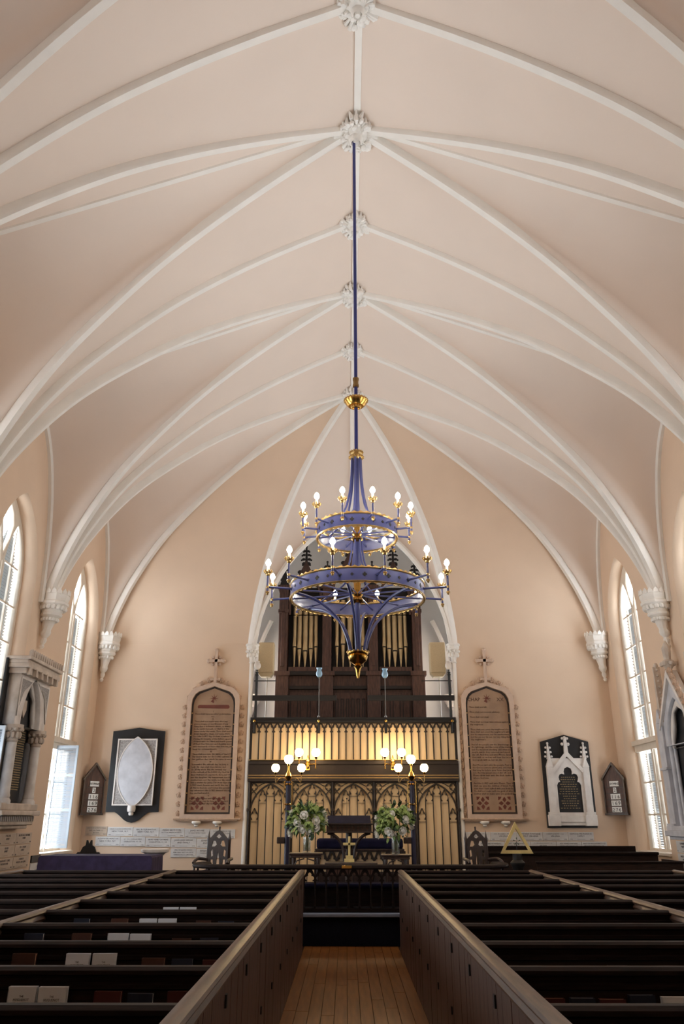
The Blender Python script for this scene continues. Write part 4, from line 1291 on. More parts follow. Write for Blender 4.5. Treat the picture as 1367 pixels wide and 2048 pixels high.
# ================================================================== ALTAR RAIL
RY = 13.30
rt = thing('altar_rail', 'dark altar rail with tracery balusters and rounded ends across the platform', 'rail', (0, RY, PLAT))
def path(off=0.0):
    P = [(-2.35, .95), (-2.42, .6), (-2.36, .32), (-2.2, .12), (-1.98, .02), (-1.7, 0)] + [(x, 0) for x in (-1.0, 0, 1.1)] + [(1.9, 0), (2.16, .02), (2.36, .12), (2.5, .32), (2.55, .6), (2.5, .95)]
    return P
RZ = .60
mb = MB(); P = path(); prof = [(-.09, 0), (-.10, .02), (-.09, .045), (-.06, .06), (.06, .06), (.09, .045), (.10, .02), (.09, 0)]
vs = []; fs = []; n = len(prof)
for i, p in enumerate(P):
    a = Vector(P[max(i - 1, 0)]); b = Vector(P[min(i + 1, len(P) - 1)]); d = (b - a).normalized(); nn = Vector((-d.y, d.x))
    for q, h in prof: vs.append((p[0] + nn.x * q, p[1] + nn.y * q, RZ + h))
for i in range(len(P) - 1):
    for k in range(n): fs.append((i * n + k, i * n + (k + 1) % n, (i + 1) * n + (k + 1) % n, (i + 1) * n + k))
fs += [tuple(range(n)), tuple((len(P) - 1) * n + k for k in range(n))]
mb.add(vs, fs); mb.build('hand_rail', 'pew', rt, smooth=True)
bl = MB().box(-1.9, 2.0, -.04, .04, 0, .05); bl.build('bottom_rail', 'pew', rt)
sp = .172; nb = 22
x0 = -1.86
bal = MB().lathe([(.014, .05), (.024, .06), (.016, .10), (.013, .25), (.015, .40)], 8).mesh('baluster', 'pew', True)
arc_m = []
w_ = sp
loops = []
outer = [(-w_ / 2, .40), (w_ / 2, .40), (w_ / 2, RZ), (-w_ / 2, RZ)]
light = pointed(-w_ / 2 + .016, w_ / 2 - .016, .41, .43, R=.16, n=6)
tr_ = plate_mesh('arch_tracery', [outer, trefoil_head(0, w_ - .03, .405, .42, .13), [(-w_ / 2 + .004, RZ - .012), (-w_ / 2 + .05, RZ - .012), (-w_ / 2 + .004, .50)], [(w_ / 2 - .004, RZ - .012), (w_ / 2 - .05, RZ - .012), (w_ / 2 - .004, .50)]], .03, 'pew', off=.015)
for i in range(nb):
    ob('baluster', bal, rt, (x0 + i * sp, 0, 0))
    if i < nb - 1: ob('arch_tracery', tr_, rt, (x0 + (i + .5) * sp, 0, 0))
for x in (-2.38, -2.2, 2.36, 2.5):
    ob('baluster', bal, rt, (x, .35, 0)).scale = (1.2, 1.2, 1.5)
pl_ = MB().box(-.075, .085, -.115, -.095, RZ + .01, RZ + .05).build('brass_plate', 'brass', rt, bev=.004)

# ================================================================== COMMUNION TABLE, CROSS, LECTERN, KNEELING DESK
t = thing('communion_table', 'low dark wooden communion table standing behind the altar rail', 'table', (.08, 14.4, PLAT))
MB().box(-.44, .44, -.26, .26, .60, .645).build('table_top', 'dark_wood', t, bev=.01)
MB().box(-.40, .40, -.20, .20, .46, .60).build('apron', 'organ', t)
for sx in (-1, 1):
    for sy in (-1, 1):
        MB().lathe([(.045, 0), (.03, .06), (.045, .12), (.028, .2), (.035, .38), (.05, .46)], 10, (sx * .35, sy * .16, 0)).build('leg', 'dark_wood', t, smooth=True)
t = thing('altar_cross', 'brass altar cross on a stepped base standing on the communion table', 'cross', (.05, 14.38, PLAT + .645))
MB().box(-.085, .085, -.06, .06, 0, .05).box(-.06, .06, -.045, .045, .05, .10).build('stepped_base', 'gold_paint', t, bev=.004)
MB().box(-.02, .02, -.012, .012, .10, .40).box(-.105, .105, -.012, .012, .26, .30).build('cross_bar', 'gold_paint', t, bev=.004)

t = thing('lectern', 'dark carved lectern with navy cloth, quatrefoil frieze and curved brackets', 'lectern', (.05, 15.75, PLAT))
MB().lathe([(.24, 0), (.24, .08), (.12, .14), (.07, .2), (.06, .8), (.09, .86), (.06, .9), (.06, 1.1)], 8).build('column', 'dark_wood', t)
qs = [[(-.42, 1.10), (.42, 1.10), (.42, 1.225), (-.42, 1.225)]] + [quatrefoil(-.34 + .085 * i, 1.163, .04, 4) for i in range(9)]
plate('quatrefoil_frieze', qs, .03, 'dark_wood', t, off=-.14)
MB().box(-.40, .40, -.14, .12, 1.11, 1.22).build('desk_box', 'organ', t)
MB().box(-.45, .45, -.21, .16, 1.22, 1.245).box(-.45, .45, -.19, .16, 1.08, 1.10).build('desk_ledge', 'dark_wood', t, bev=.006)
MB().add([(-.41, -.16, 1.25), (.41, -.16, 1.25), (.41, .20, 1.385), (-.41, .20, 1.385), (-.41, -.16, 1.245), (.41, -.16, 1.245), (.41, .20, 1.245), (-.41, .20, 1.245)],
         [(0, 1, 2, 3), (4, 7, 6, 5), (0, 4, 5, 1), (1, 5, 6, 2), (2, 6, 7, 3), (3, 7, 4, 0)]).build('sloping_cloth', 'navy_cloth', t, bev=.015)
for s in (-1, 1):
    pts = [(s * .40, -.1, 1.08), (s * .28, -.1, 1.04), (s * .17, -.1, .94), (s * .11, -.1, .80), (s * .09, -.1, .62), (s * .085, -.1, .45)]
    MB().tube(catmull(pts, 4), .028, 8).build('curved_bracket', 'dark_wood', t, smooth=True)
MB().tube([(-.04, 0, 1.36), (-.04, 0, 1.66)], .004, 6).ball((-.04, 0, 1.68), .016, 8, 6).build('microphone', 'iron', t)

t = thing('kneeling_desk', 'long navy cushioned desk over an open cream arcade behind the lectern', 'desk', (.27, 16.9, PLAT))
MB().box(-.86, .86, -.15, .18, .76, .96).build('cushion', 'navy_cloth', t, bev=.05)
MB().box(-.88, .88, -.2, .2, .73, .77).build('shelf', 'dark_wood', t, bev=.008)
lp = [[(-.84, .34), (.84, .34), (.84, .73), (-.84, .73)]]
for i in range(9): lp.append(trefoil_head(-.74 + i * .185, .165, .36, .42, .27))
for i in range(8):
    xx = -.74 + (i + .5) * .185
    lp.append([(xx - .05, .718), (xx, .60), (xx + .05, .718)])
plate('arcade', lp, .03, 'tracery', t, off=-.165)
MB().box(-.84, .84, -.155, .12, 0, .73).build('cream_panel', 'cream_board', t)
MB().box(-.86, .86, -.20, .14, 0, .34).build('plinth', 'dark_wood', t, bev=.008)
for x in (-.86, .86): MB().box(x - .04, x + .04, -.20, .16, 0, .73).build('end_post', 'dark_wood', t)

# ================================================================== FLOWER TABLES AND BOUQUETS
def flower_table(x, y, label, w, h):
    t = thing('flower_table', label, 'table', (x, y, PLAT), group='small tables under the bouquets')
    MB().box(-w / 2 - .03, w / 2 + .03, -.2, .2, h - .03, h).box(-w / 2, w / 2, -.18, .18, h - .075, h - .03).build('table_top', 'dark_wood', t, bev=.006)
    for sx in (-1, 1):
        for sy in (-1, 1):
            MB().lathe([(.03, 0), (.02, .04), (.03, .1), (.018, .2), (.022, .5), (.03, h - .07)], 8, (sx * (w / 2 - .05), sy * .14, 0)).build('leg', 'dark_wood', t, smooth=True)
    for sx in (-1, 1):
        pts = [(sx * (w / 2 - .05), -.17, h - .22), (sx * (w / 2 - .11), -.17, h - .12), (sx * .02, -.17, h - .085)]
        MB().tube(pts, .012, 6).build('bracket', 'dark_wood', t)
    MB().box(-w / 2 + .05, w / 2 - .05, -.02, .02, .15, .18).build('stretcher', 'dark_wood', t)
    return t
flower_table(-.70, 14.75, 'small dark table under the bouquet beside the lectern, oval tablet side', .52, .775)
flower_table(.86, 14.75, 'small dark table under the bouquet beside the lectern, gabled tablet side', .46, .75)
def leaf_mesh(mt, ln, wd):
    m = MB()
    m.add([(0, 0, 0), (wd, ln * .35, .01), (wd * .7, ln * .75, -.01), (0, ln, -.035), (-wd * .7, ln * .75, -.01), (-wd, ln * .35, .01), (0, ln * .5, .022)],
          [(0, 1, 6), (1, 2, 6), (2, 3, 6), (3, 4, 6), (4, 5, 6), (5, 0, 6)])
    return m.mesh('leaf', mt, True)
LM = [leaf_mesh('leaf', .13, .035), leaf_mesh('leaf_dark', .15, .04), leaf_mesh('leaf_dark', .10, .05), leaf_mesh('hydrangea', .12, .03)]
hm = MB(); rr = random.Random(2)
for k in range(46):
    z = rr.uniform(-.6, 1); a = rr.uniform(0, 2 * PI); q = math.sqrt(max(0, 1 - z * z))
    hm.ball((.052 * q * math.cos(a), .052 * q * math.sin(a), .052 * z), .017, 5, 3)
HYD = hm.mesh('hydrangea_bloom', 'hydrangea', True)
rm = MB()
rm.ball((0, 0, 0), .034, 10, 6, (1, 1, .9))
for ring, (nn_, rad, tilt) in enumerate(((3, .030, .2), (4, .040, .5), (5, .048, .9))):
    for k in range(nn_):
        a = 2 * PI * k / nn_ + ring * .5
        c, s = math.cos(a), math.sin(a)
        base_ = Vector((c * rad * .5, s * rad * .5, -.035)); tip = Vector((c * (rad + .012 * ring), s * (rad + .012 * ring), .042 - .018 * ring))
        sd = Vector((-s, c, 0)) * rad * .95
        mid = (base_ + tip) / 2 + Vector((c, s, 0)) * .014
        rm.add([base_, mid + sd, tip + sd * .6, tip + Vector((c, s, -.3)) * .008, tip - sd * .6, mid - sd], [(0, 1, 2, 3, 4, 5)])
ROSE = rm.mesh('rose', 'rose', True)
def bouquet(x, y, z, label, seed, roses):
    t = thing('bouquet', label, 'flowers', (x, y, z), group='bouquets beside the lectern')
    v = MB().lathe([(0, 0), (.065, 0), (.07, .01), (.07, .25), (.062, .25), (.062, .03), (0, .03)], 20)
    v.build('vase', 'clear_glass', t, smooth=True)
    MB().lathe([(0, .031), (.061, .031), (.061, .17), (0, .17)], 16).build('vase_water', 'clear_glass', t, smooth=True)
    rr = random.Random(seed)
    ctr = Vector((0, 0, .52)); RX, RZ_ = .33, .29
    for k in range(9):
        a = rr.uniform(0, 2 * PI)
        MB().tube([(.03 * math.cos(a), .03 * math.sin(a), .05), (.05 * math.cos(a + .5), .05 * math.sin(a + .5), .26), (.16 * math.cos(a), .16 * math.sin(a), .46)], .005, 5).build('stem', 'leaf', t)
    for k in range(170):
        zz = rr.uniform(-.85, 1); a = rr.uniform(0, 2 * PI); q = math.sqrt(1 - zz * zz); f_ = rr.uniform(.45, 1.05)
        d = Vector((q * math.cos(a), q * math.sin(a), zz))
        p = ctr + Vector((d.x * RX * f_, d.y * RX * f_, d.z * RZ_ * f_))
        o = ob('leaf', LM[rr.choice((0, 0, 1, 1, 2, 3))], t, p)
        o.rotation_euler = (d.to_track_quat('Y', 'Z') @ Matrix.Rotation(rr.uniform(-1, 1), 4, 'Y').to_quaternion()).to_euler()
        o.scale = [rr.uniform(.55, 1.0)] * 3
    for k in range(48):
        zz = rr.uniform(-.6, .9); a = rr.uniform(0, 2 * PI); q = math.sqrt(1 - zz * zz); f_ = rr.uniform(.7, 1.0)
        o = ob('hydrangea_bloom', HYD, t, ctr + Vector((q * math.cos(a) * RX * f_, q * math.sin(a) * RX * f_, zz * RZ_ * f_)))
        o.scale = [rr.uniform(.8, 1.3)] * 3
    for (rx, rz_) in roses:
        ry = -math.sqrt(max(.02, 1 - (rx / RX) ** 2 - ((rz_) / RZ_) ** 2)) * RX
        p = ctr + Vector((rx, ry, rz_))
        o = ob('rose', ROSE, t, p); d = Vector((rx, ry, rz_ + .05)).normalized()
        o.rotation_euler = d.to_track_quat('Z', 'Y').to_euler(); o.scale = [1.0] * 3
    for k in range(9):
        zz = rr.uniform(-.3, .9); a = rr.uniform(0, PI); q = math.sqrt(1 - zz * zz)
        o = ob('rose', ROSE, t, ctr + Vector((q * math.cos(a) * RX, abs(q * math.sin(a)) * RX, zz * RZ_))); d = Vector((math.cos(a) * q, abs(math.sin(a) * q), zz))
        o.rotation_euler = d.to_track_quat('Z', 'Y').to_euler()
    return t
def px2(px, py, D, c): 
    x, z = at(px, py, D); return (x - c[0], z - c[1])
cL = (-.69, PLAT + .775 + .52); cR = (.86, PLAT + .75 + .52)
rl_ = [px2(x, y, 14.5, cL) for x, y in ((608, 1630), (594, 1645), (604, 1658), (632, 1641), (632, 1655), (620, 1663), (577, 1668))]
rr_ = [px2(x, y, 14.5, cR) for x, y in ((781, 1629), (776, 1663), (805, 1662), (784, 1669), (754, 1670), (811, 1640))]
bouquet(cL[0], 14.75, PLAT + .775, 'white rose and green hydrangea bouquet in a glass vase, oval tablet side', 21, rl_)
bouquet(cR[0], 14.75, PLAT + .75, 'white rose and green hydrangea bouquet in a glass vase, gabled tablet side', 22, rr_)

# ================================================================== STANDING LAMPS AND WALL BRACKET LAMPS
def globe(c, parent, r=.085):
    g = MB().lathe([(.025, -r * .95), (r * .6, -r * .8), (r * .93, -r * .35), (r, .1 * r), (r * .88, r * .55), (r * .62, r * .85), (r * .55, r * .88)], 18, c).build('glass_globe', 'globe', parent, smooth=True)
    MB().lathe([(.008, -r - .05), (.03, -r - .02), (.034, -r * .92), (.02, -r * .9)], 10, c).build('globe_cup', 'brass', g, smooth=True)
def standing_lamp(x, y, label):
    t = thing('standing_lamp', label, 'lamp', (x, y, PLAT), group='standing lamps before the chancel screen')
    zt = 2.05
    MB().lathe([(.17, 0), (.17, .04), (.10, .08), (.06, .12), (.05, .2), (.045, zt)], 14).build('pole', 'dark_blue_pole', t, smooth=True)
    MB().lathe([(.055, .10), (.075, .14), (.05, .18)], 12).build('base_ring', 'brass', t, smooth=True)
    for z in (zt - .08, zt - .47): MB().lathe([(.05, z), (.075, z + .02), (.05, z + .04)], 12).build('brass_collar', 'brass', t, smooth=True)
    for s in (-1, 1):
        MB().tube([(s * .075, -.02, zt - .62), (s * .085, -.02, zt - .3), (s * .075, -.02, zt)], .009, 6).build('brass_rod', 'brass', t)
        pts = [(s * .03, 0, zt + .02), (s * .10, 0, zt + .06), (s * .19, 0, zt + .05), (s * .255, 0, zt - .03), (s * .268, 0, zt + .05), (s * .27, 0, zt + .14)]
        a = MB().tube(catmull(pts, 4), .010, 6).build('lamp_arm', 'old_brass', t, smooth=True)
        globe((s * .27, 0, zt + .26), a)
        sc_ = [(s * (.10 + .05 * math.cos(w)), 0, zt + .02 + .045 * math.sin(w)) for w in [i * .5 for i in range(11)]]
        MB().tube(sc_, .008, 5).build('scroll', 'old_brass', t, smooth=True)
    MB().lathe([(.03, zt), (.05, zt + .04), (.075, zt + .10), (.05, zt + .16), (.02, zt + .2), (.015, zt + .3)], 14).build('brass_ball', 'brass', t, smooth=True)
    g = MB().tube([(0, 0, zt + .28), (0, 0, zt + .34)], .014, 8).build('lamp_stem', 'brass', t)
    globe((0, 0, zt + .43), g, .095)
    MB().box(-.20, -.045, -.05, .05, .86, .98).build('switch_box', 'dark_wood', t, bev=.01)
    return t
standing_lamp(-1.20, 17.0, 'navy lamp stand with three lit globes behind a bouquet, oval tablet side')
standing_lamp(1.355, 17.0, 'navy lamp stand with three lit globes behind a bouquet, gabled tablet side')
def bracket_lamp(x, label):
    t = thing('bracket_lamp', label, 'lamp', (x, WF - .215, 2.92), group='bracket lamps on the gallery beam')
    MB().lathe([(.0, -.10), (.03, -.08), (.045, -.02), (.03, .04), (.05, .07), (.03, .12), (.01, .2), (0, .22)], 12, (0, -.05, 0)).box(-.045, .045, -.03, .01, -.12, .12).build('wall_plate', 'brass', t, smooth=True)
    for s in (-1, 1):
        a = MB().tube([(0, -.06, 0), (s * .07, -.18, .0), (s * .195, -.27, 0), (s * .195, -.27, .06), (s * .195, -.27, .14)], .011, 6).lathe([(0, -.12), (.02, -.10), (.008, -.04), (.018, 0), (.008, .03)], 8, (s * .195, -.27, 0)).build('lamp_arm', 'brass', t, smooth=True)
        globe((s * .195, -.27, .255), a, .098)
    return t
bracket_lamp(-.895, 'brass double bracket lamp with lit globes on the gallery beam, oval tablet side')
bracket_lamp(1.09, 'brass double bracket lamp with lit globes on the gallery beam, gabled tablet side')

# ================================================================== CARVED CHAIRS, SIDE FURNITURE
def carved_chair(x, y, rz, label):
    t = thing('carved_chair', label, 'chair', (x, y, PLAT), rz, group='carved chairs flanking the altar rail')
    w = .18
    lp = [[(-w, .42), (w, .42), (w, .98), (.06, 1.11), (0, 1.14), (-.06, 1.11), (-w, .98)]]
    lp.append([(0, 1.00), (.05, 1.03), (0, 1.085), (-.05, 1.03)])
    for s in (-1, 1):
        lp.append([(s * .13, .87), (s * .10, .97), (s * .05, .96), (s * .03, .90), (s * .07, .87)])
        lp.append([(s * .13, .70), (s * .14, .80), (s * .10, .83), (s * .09, .72)])
        lp.append([(s * .13, .52), (s * .135, .66), (s * .09, .66), (s * .08, .54)])
    lp.append([(-.03, .52), (.03, .52), (.028, .64), (0, .80), (-.028, .64)])
    plate('pierced_back', lp, .035, 'dark_wood', t, (0, .2, 0))
    for s in (-1, 1):
        MB().lathe([(.03, 0), (.025, .4), (.03, .5), (.024, .9), (.032, 1.0), (.02, 1.03), (.0, 1.14)], 8, (s * .19, .2, 0)).build('back_post', 'dark_wood', t, smooth=True)
        MB().lathe([(.03, 0), (.02, .05), (.03, .2), (.028, .42)], 8, (s * .24, -.24, 0)).build('front_leg', 'dark_wood', t, smooth=True)
        MB().tube(catmull([(s * .2, .18, .66), (s * .30, .02, .68), (s * .29, -.18, .66), (s * .30, -.25, .62)], 4), .025, 8).build('arm_rest', 'dark_wood', t, smooth=True)
        MB().tube([(s * .29, -.22, .42), (s * .29, -.2, .64)], .02, 8).build('arm_support', 'dark_wood', t)
    MB().box(-.27, .27, -.28, .22, .38, .43).build('seat_frame', 'dark_wood', t, bev=.01)
    MB().box(-.24, .24, -.26, .18, .43, .50).build('seat_cushion', 'navy_cloth', t, bev=.03)
    MB().tube([(0, .2, 1.12), (0, .2, 1.17)], .014, 6).ball((0, .2, 1.18), .02, 6, 4).build('top_knob', 'dark_wood', t)
    return t
carved_chair(-2.28, 14.7, -.15, 'dark carved Gothic armchair behind the rail end, below the red barred tablet')
carved_chair(2.33, 14.7, .2, 'dark carved Gothic armchair beside the golden triangle on its stand')

t = thing('cloth_covered_table', 'long table under a blue purple cloth by the window wall', 'table', (-4.32, 15.0, PLAT))
cl = MB()
w, d, h = .98, .42, .70
cl.prism([(-w, h), (-w + .03, h + .03), (w - .03, h + .03), (w, h)], -d, d)
N_ = 60
ring = []
per = []
for i in range(N_):
    f_ = i / N_ * 4
    k = int(f_); u = f_ - k
    cx_ = [(-w + 2 * w * u, -d), (w, -d + 2 * d * u), (w - 2 * w * u, d), (-w, d - 2 * d * u)][k]
    per.append(cx_)
vs = [(x, y, h) for x, y in per] + [(x * (1 + .02 + .012 * math.sin(i * 1.9)), y * (1 + .04 + .03 * math.sin(i * 1.9)), .06 + .02 * math.sin(i * 1.1)) for i, (x, y) in enumerate(per)]
cl.add(vs, [(i, (i + 1) % N_, N_ + (i + 1) % N_, N_ + i) for i in range(N_)])
cl.build('cloth', 'purple_cloth', t, smooth=True)
for sx in (-1, 1):
    for sy in (-1, 1): MB().box(sx * .85 - .03, sx * .85 + .03, sy * .32 - .03, sy * .32 + .03, 0, h).build('leg', 'dark_wood', t)
t = thing('crested_chair', 'black carved chair whose crest rises behind the cloth covered table', 'chair', (-4.86, 15.75, PLAT))
plate('carved_crest', [[(-.24, .45), (.24, .45), (.23, .70), (.20, .74), (.15, .74), (.11, .83), (.06, .86), (.05, .95), (.03, .95), (.0, .87), (-.03, .95), (-.05, .95), (-.06, .86), (-.11, .83), (-.15, .74), (-.20, .74), (-.23, .70)], [(-.1, .5), (.1, .5), (.08, .64), (-.08, .64)]], .05, 'iron', t, (0, .2, 0))
MB().box(-.25, .25, -.25, .22, .38, .45).build('seat', 'iron', t, bev=.01)
for sx in (-1, 1):
    for sy in (-1, 1): MB().lathe([(.025, 0), (.02, .1), (.03, .38)], 8, (sx * .21, sy * .2, 0)).build('leg', 'iron', t)
t = thing('marble_font', 'small white marble font on a pedestal against the plaque wall', 'font', (-3.62, 16.0, PLAT))
MB().lathe([(.16, 0), (.16, .05), (.10, .09), (.09, .12), (.085, .55), (.11, .6)], 8).build('pedestal', 'marble_white', t)
MB().lathe([(.10, .6), (.14, .66), (.20, .72), (.26, .74), (.27, .79), (.22, .80), (.18, .78), (0, .75)], 16).build('bowl', 'marble_white', t, smooth=True)
t = thing('golden_triangle', 'pale gold triangle frame standing on a turned black pedestal', 'sculpture', (3.06, 15.2, PLAT))
MB().lathe([(.16, 0), (.16, .05), (.10, .1), (.085, .35), (.10, .52), (.13, .56), (.13, .60), (.085, .64), (.085, .74)], 16).build('pedestal', 'iron', t, smooth=True)
z0 = .745
plate('triangle_frame', [[(-.29, z0), (.29, z0), (0, z0 + .53)], [(-.21, z0 + .055), (.21, z0 + .055), (0, z0 + .42)]], .06, 'gold_paint', t, off=.03)
sc_ = []
for k in range(5):
    a = k * 1.25
    sc_.append([(.01 + .02 * math.cos(a), z0 + .20 + .02 * math.sin(a)), (.01 + .07 * math.cos(a + .2), z0 + .20 + .07 * math.sin(a + .2)), (.01 + .06 * math.cos(a + .5), z0 + .20 + .06 * math.sin(a + .5))])
MB().tube([(0, 0, z0 + .05), (0.01, 0, z0 + .2)], .006, 5).build('leaf_stem', 'iron', t)
plate('leaf_spray', sc_, .01, 'leaf_dark', t)

# chancel stalls facing across on the gabled tablet side
t = thing('chancel_stall', 'dark panelled stall with sloping dividers along the plaque wall', 'pew', (0, 16.3, PLAT))
MB().box(2.70, 5.98, .0, .05, 0, .68).build('front_panel', 'pew_panel', t)
MB().box(2.66, 5.99, -.05, .09, .68, .73).build('top_rail', 'pew', t, bev=.01)
MB().box(2.70, 5.98, 1.2, 1.26, 0, .80).build('back_panel', 'pew', t)
MB().box(2.70, 5.98, .85, 1.2, .38, .42).build('seat', 'pew', t)
for x in (2.72, 3.85, 4.95, 5.96):
    MB().box(x - .02, x + .02, .05, 1.2, 0, .66).box(x - .035, x + .035, .05, 1.2, .66, .69).build('divider', 'pew', t)
t = thing('corner_stall', 'dark wooden stall front under the louvred window', 'pew', (0, 15.2, PLAT))
MB().box(3.4, 6.0, -.02, .02, 0, .58).build('front_panel', 'pew_panel', t)
MB().box(3.38, 6.02, -.05, .05, .58, .62).build('top_rail', 'pew', t, bev=.01)
MB().box(5.96, 6.0, .02, .9, 0, .62).build('end_panel', 'pew_panel', t)

t = thing('filler', 'added long dark padded kneeler standing just behind the altar rail balusters', 'filler', (.06, 13.78, PLAT))  # added dark bench, put here only to darken the gap behind the balusters
MB().box(-1.75, 1.75, -.14, .14, .04, .30).build('bench_box', 'pew', t)
MB().box(-1.78, 1.78, -.17, .17, .30, .37).build('pad', 'navy_cloth', t, bev=.025)
for x in (-1.7, 0, 1.7): MB().box(x - .05, x + .05, -.13, .13, 0, .04).build('foot', 'pew', t)

# ================================================================== CHANDELIER
CHX, CHY = .14, BC[2]
ch = thing('chandelier', 'two tier blue and gold chandelier with lit candle bulbs hanging on a long blue rod', 'chandelier', (CHX, CHY, 3.27))
def Z(z): return z - 3.27
MB().tube([(0, 0, Z(6.2)), (0, 0, Z(11.62))], .024, 10).build('rod', 'blue_rod', ch, smooth=True)
MB().tube([(0, 0, Z(3.55)), (0, 0, Z(6.14))], .034, 12).build('centre_tube', 'blue_metal', ch, smooth=True)
MB().lathe([(.026, Z(7.16)), (.042, Z(7.17)), (.042, Z(7.20)), (.036, Z(7.21)), (.036, Z(7.26)), (.042, Z(7.27)), (.042, Z(7.30)), (.026, Z(7.31))], 14).build('rod_coupling', 'old_brass', ch, smooth=True)
ds = MB().lathe([(.03, Z(6.84)), (.05, Z(6.845)), (.06, Z(6.87)), (.10, Z(6.87)), (.13, Z(6.90)), (.152, Z(6.94)), (.145, Z(6.965)), (.10, Z(6.97)), (.03, Z(6.99))], 28)
dsc = ds.build('gilt_disc', 'brass', ch, smooth=True)
bd = MB()
for k in range(24):
    a = 2 * PI * k / 24
    bd.ball((.152 * math.cos(a), .152 * math.sin(a), Z(6.955)), .016, 6, 4)
for k in range(12):
    a = 2 * PI * k / 12
    bd.ball((.06 * math.cos(a), .06 * math.sin(a), Z(6.86)), .015, 6, 4)
tag(bd.build('disc_beading', 'gold', dsc, smooth=True), kind='stuff')
cw = MB().lathe([(.055, Z(6.09)), (.085, Z(6.10)), (.088, Z(6.13)), (.07, Z(6.145)), (.078, Z(6.17)), (.07, Z(6.185)), (.03, Z(6.19))], 20)
cwn = cw.build('crown_collar', 'gold', ch, smooth=True)
bd = MB()
for k in range(16):
    a = 2 * PI * k / 16
    bd.ball((.082 * math.cos(a), .082 * math.sin(a), Z(6.185)), .014, 6, 4); bd.ball((.09 * math.cos(a + .2), .09 * math.sin(a + .2), Z(6.115)), .014, 6, 4)
tag(bd.build('crown_beading', 'gold', cwn, smooth=True), kind='stuff')

def ring(R, z0, z1, nm):
    n = 72
    m = MB(); t_ = .012
    m.lathe([(R - t_, z0), (R, z0), (R, z1), (R - t_, z1), (R - t_, z0)], n)
    b = m.build(nm, 'blue_metal', ch, smooth=True)
    for z in (z0, z1):
        MB().lathe([(R + .004, z - .010), (R + .014, z), (R + .004, z + .010), (R - t_ - .004, z + .010), (R - t_ - .012, z), (R - t_ - .004, z - .010), (R + .004, z - .010)], n).build('gilt_band', 'gold', b, smooth=True)
    k_ = int(R * 80)
    for z, dr in ((z1, 1), (z0, -1)):
        c = MB()
        for k in range(k_):
            a0, a1 = 2 * PI * k / k_, 2 * PI * (k + 1) / k_; am = (a0 + a1) / 2
            vs = []
            for rr_ in (R - .008, R + .004):
                for a, h in ((a0, 0), (a0 + (a1 - a0) * .2, .016), (am, .027), (a1 - (a1 - a0) * .2, .016), (a1, 0)):
                    vs.append((rr_ * math.cos(a), rr_ * math.sin(a), z + dr * h))
            c.add(vs, [(0, 1, 2, 3, 4), (9, 8, 7, 6, 5), (0, 5, 6, 1), (1, 6, 7, 2), (2, 7, 8, 3), (3, 8, 9, 4)])
        tag(c.build('gilt_cresting', 'gold', b), kind='stuff')
    q = MB(); nq = 36 if R > .6 else 24
    for k in range(nq):
        a = 2 * PI * (k + .5) / nq
        e = .016 * (1 if k % 2 else .7); zc = (z0 + z1) / 2
        ca, sa = math.cos(a), math.sin(a)
        for u, v in ((0, 1), (0, -1), (1, 0), (-1, 0), (0, 0)):
            cx_, cy_, cz_ = (R + .002) * ca - sa * u * e, (R + .002) * sa + ca * u * e, zc + v * e
            vs = [(cx_ - sa * p * e * .55 + ca * d, cy_ + ca * p * e * .55 + sa * d, cz_ + w * e * .55) for d in (-.002, .002) for p, w in ((-1, -1), (1, -1), (1, 1), (-1, 1))]
            q.add(vs, [(0, 1, 2, 3), (7, 6, 5, 4), (0, 4, 5, 1), (1, 5, 6, 2), (2, 6, 7, 3), (3, 7, 4, 0)])
    tag(q.build('pierced_cross', 'black_peg', b), kind='stuff')
    return b
ring(.81, Z(4.21), Z(4.37), 'lower_ring'); ring(.50, Z(4.99), Z(5.15), 'upper_ring')

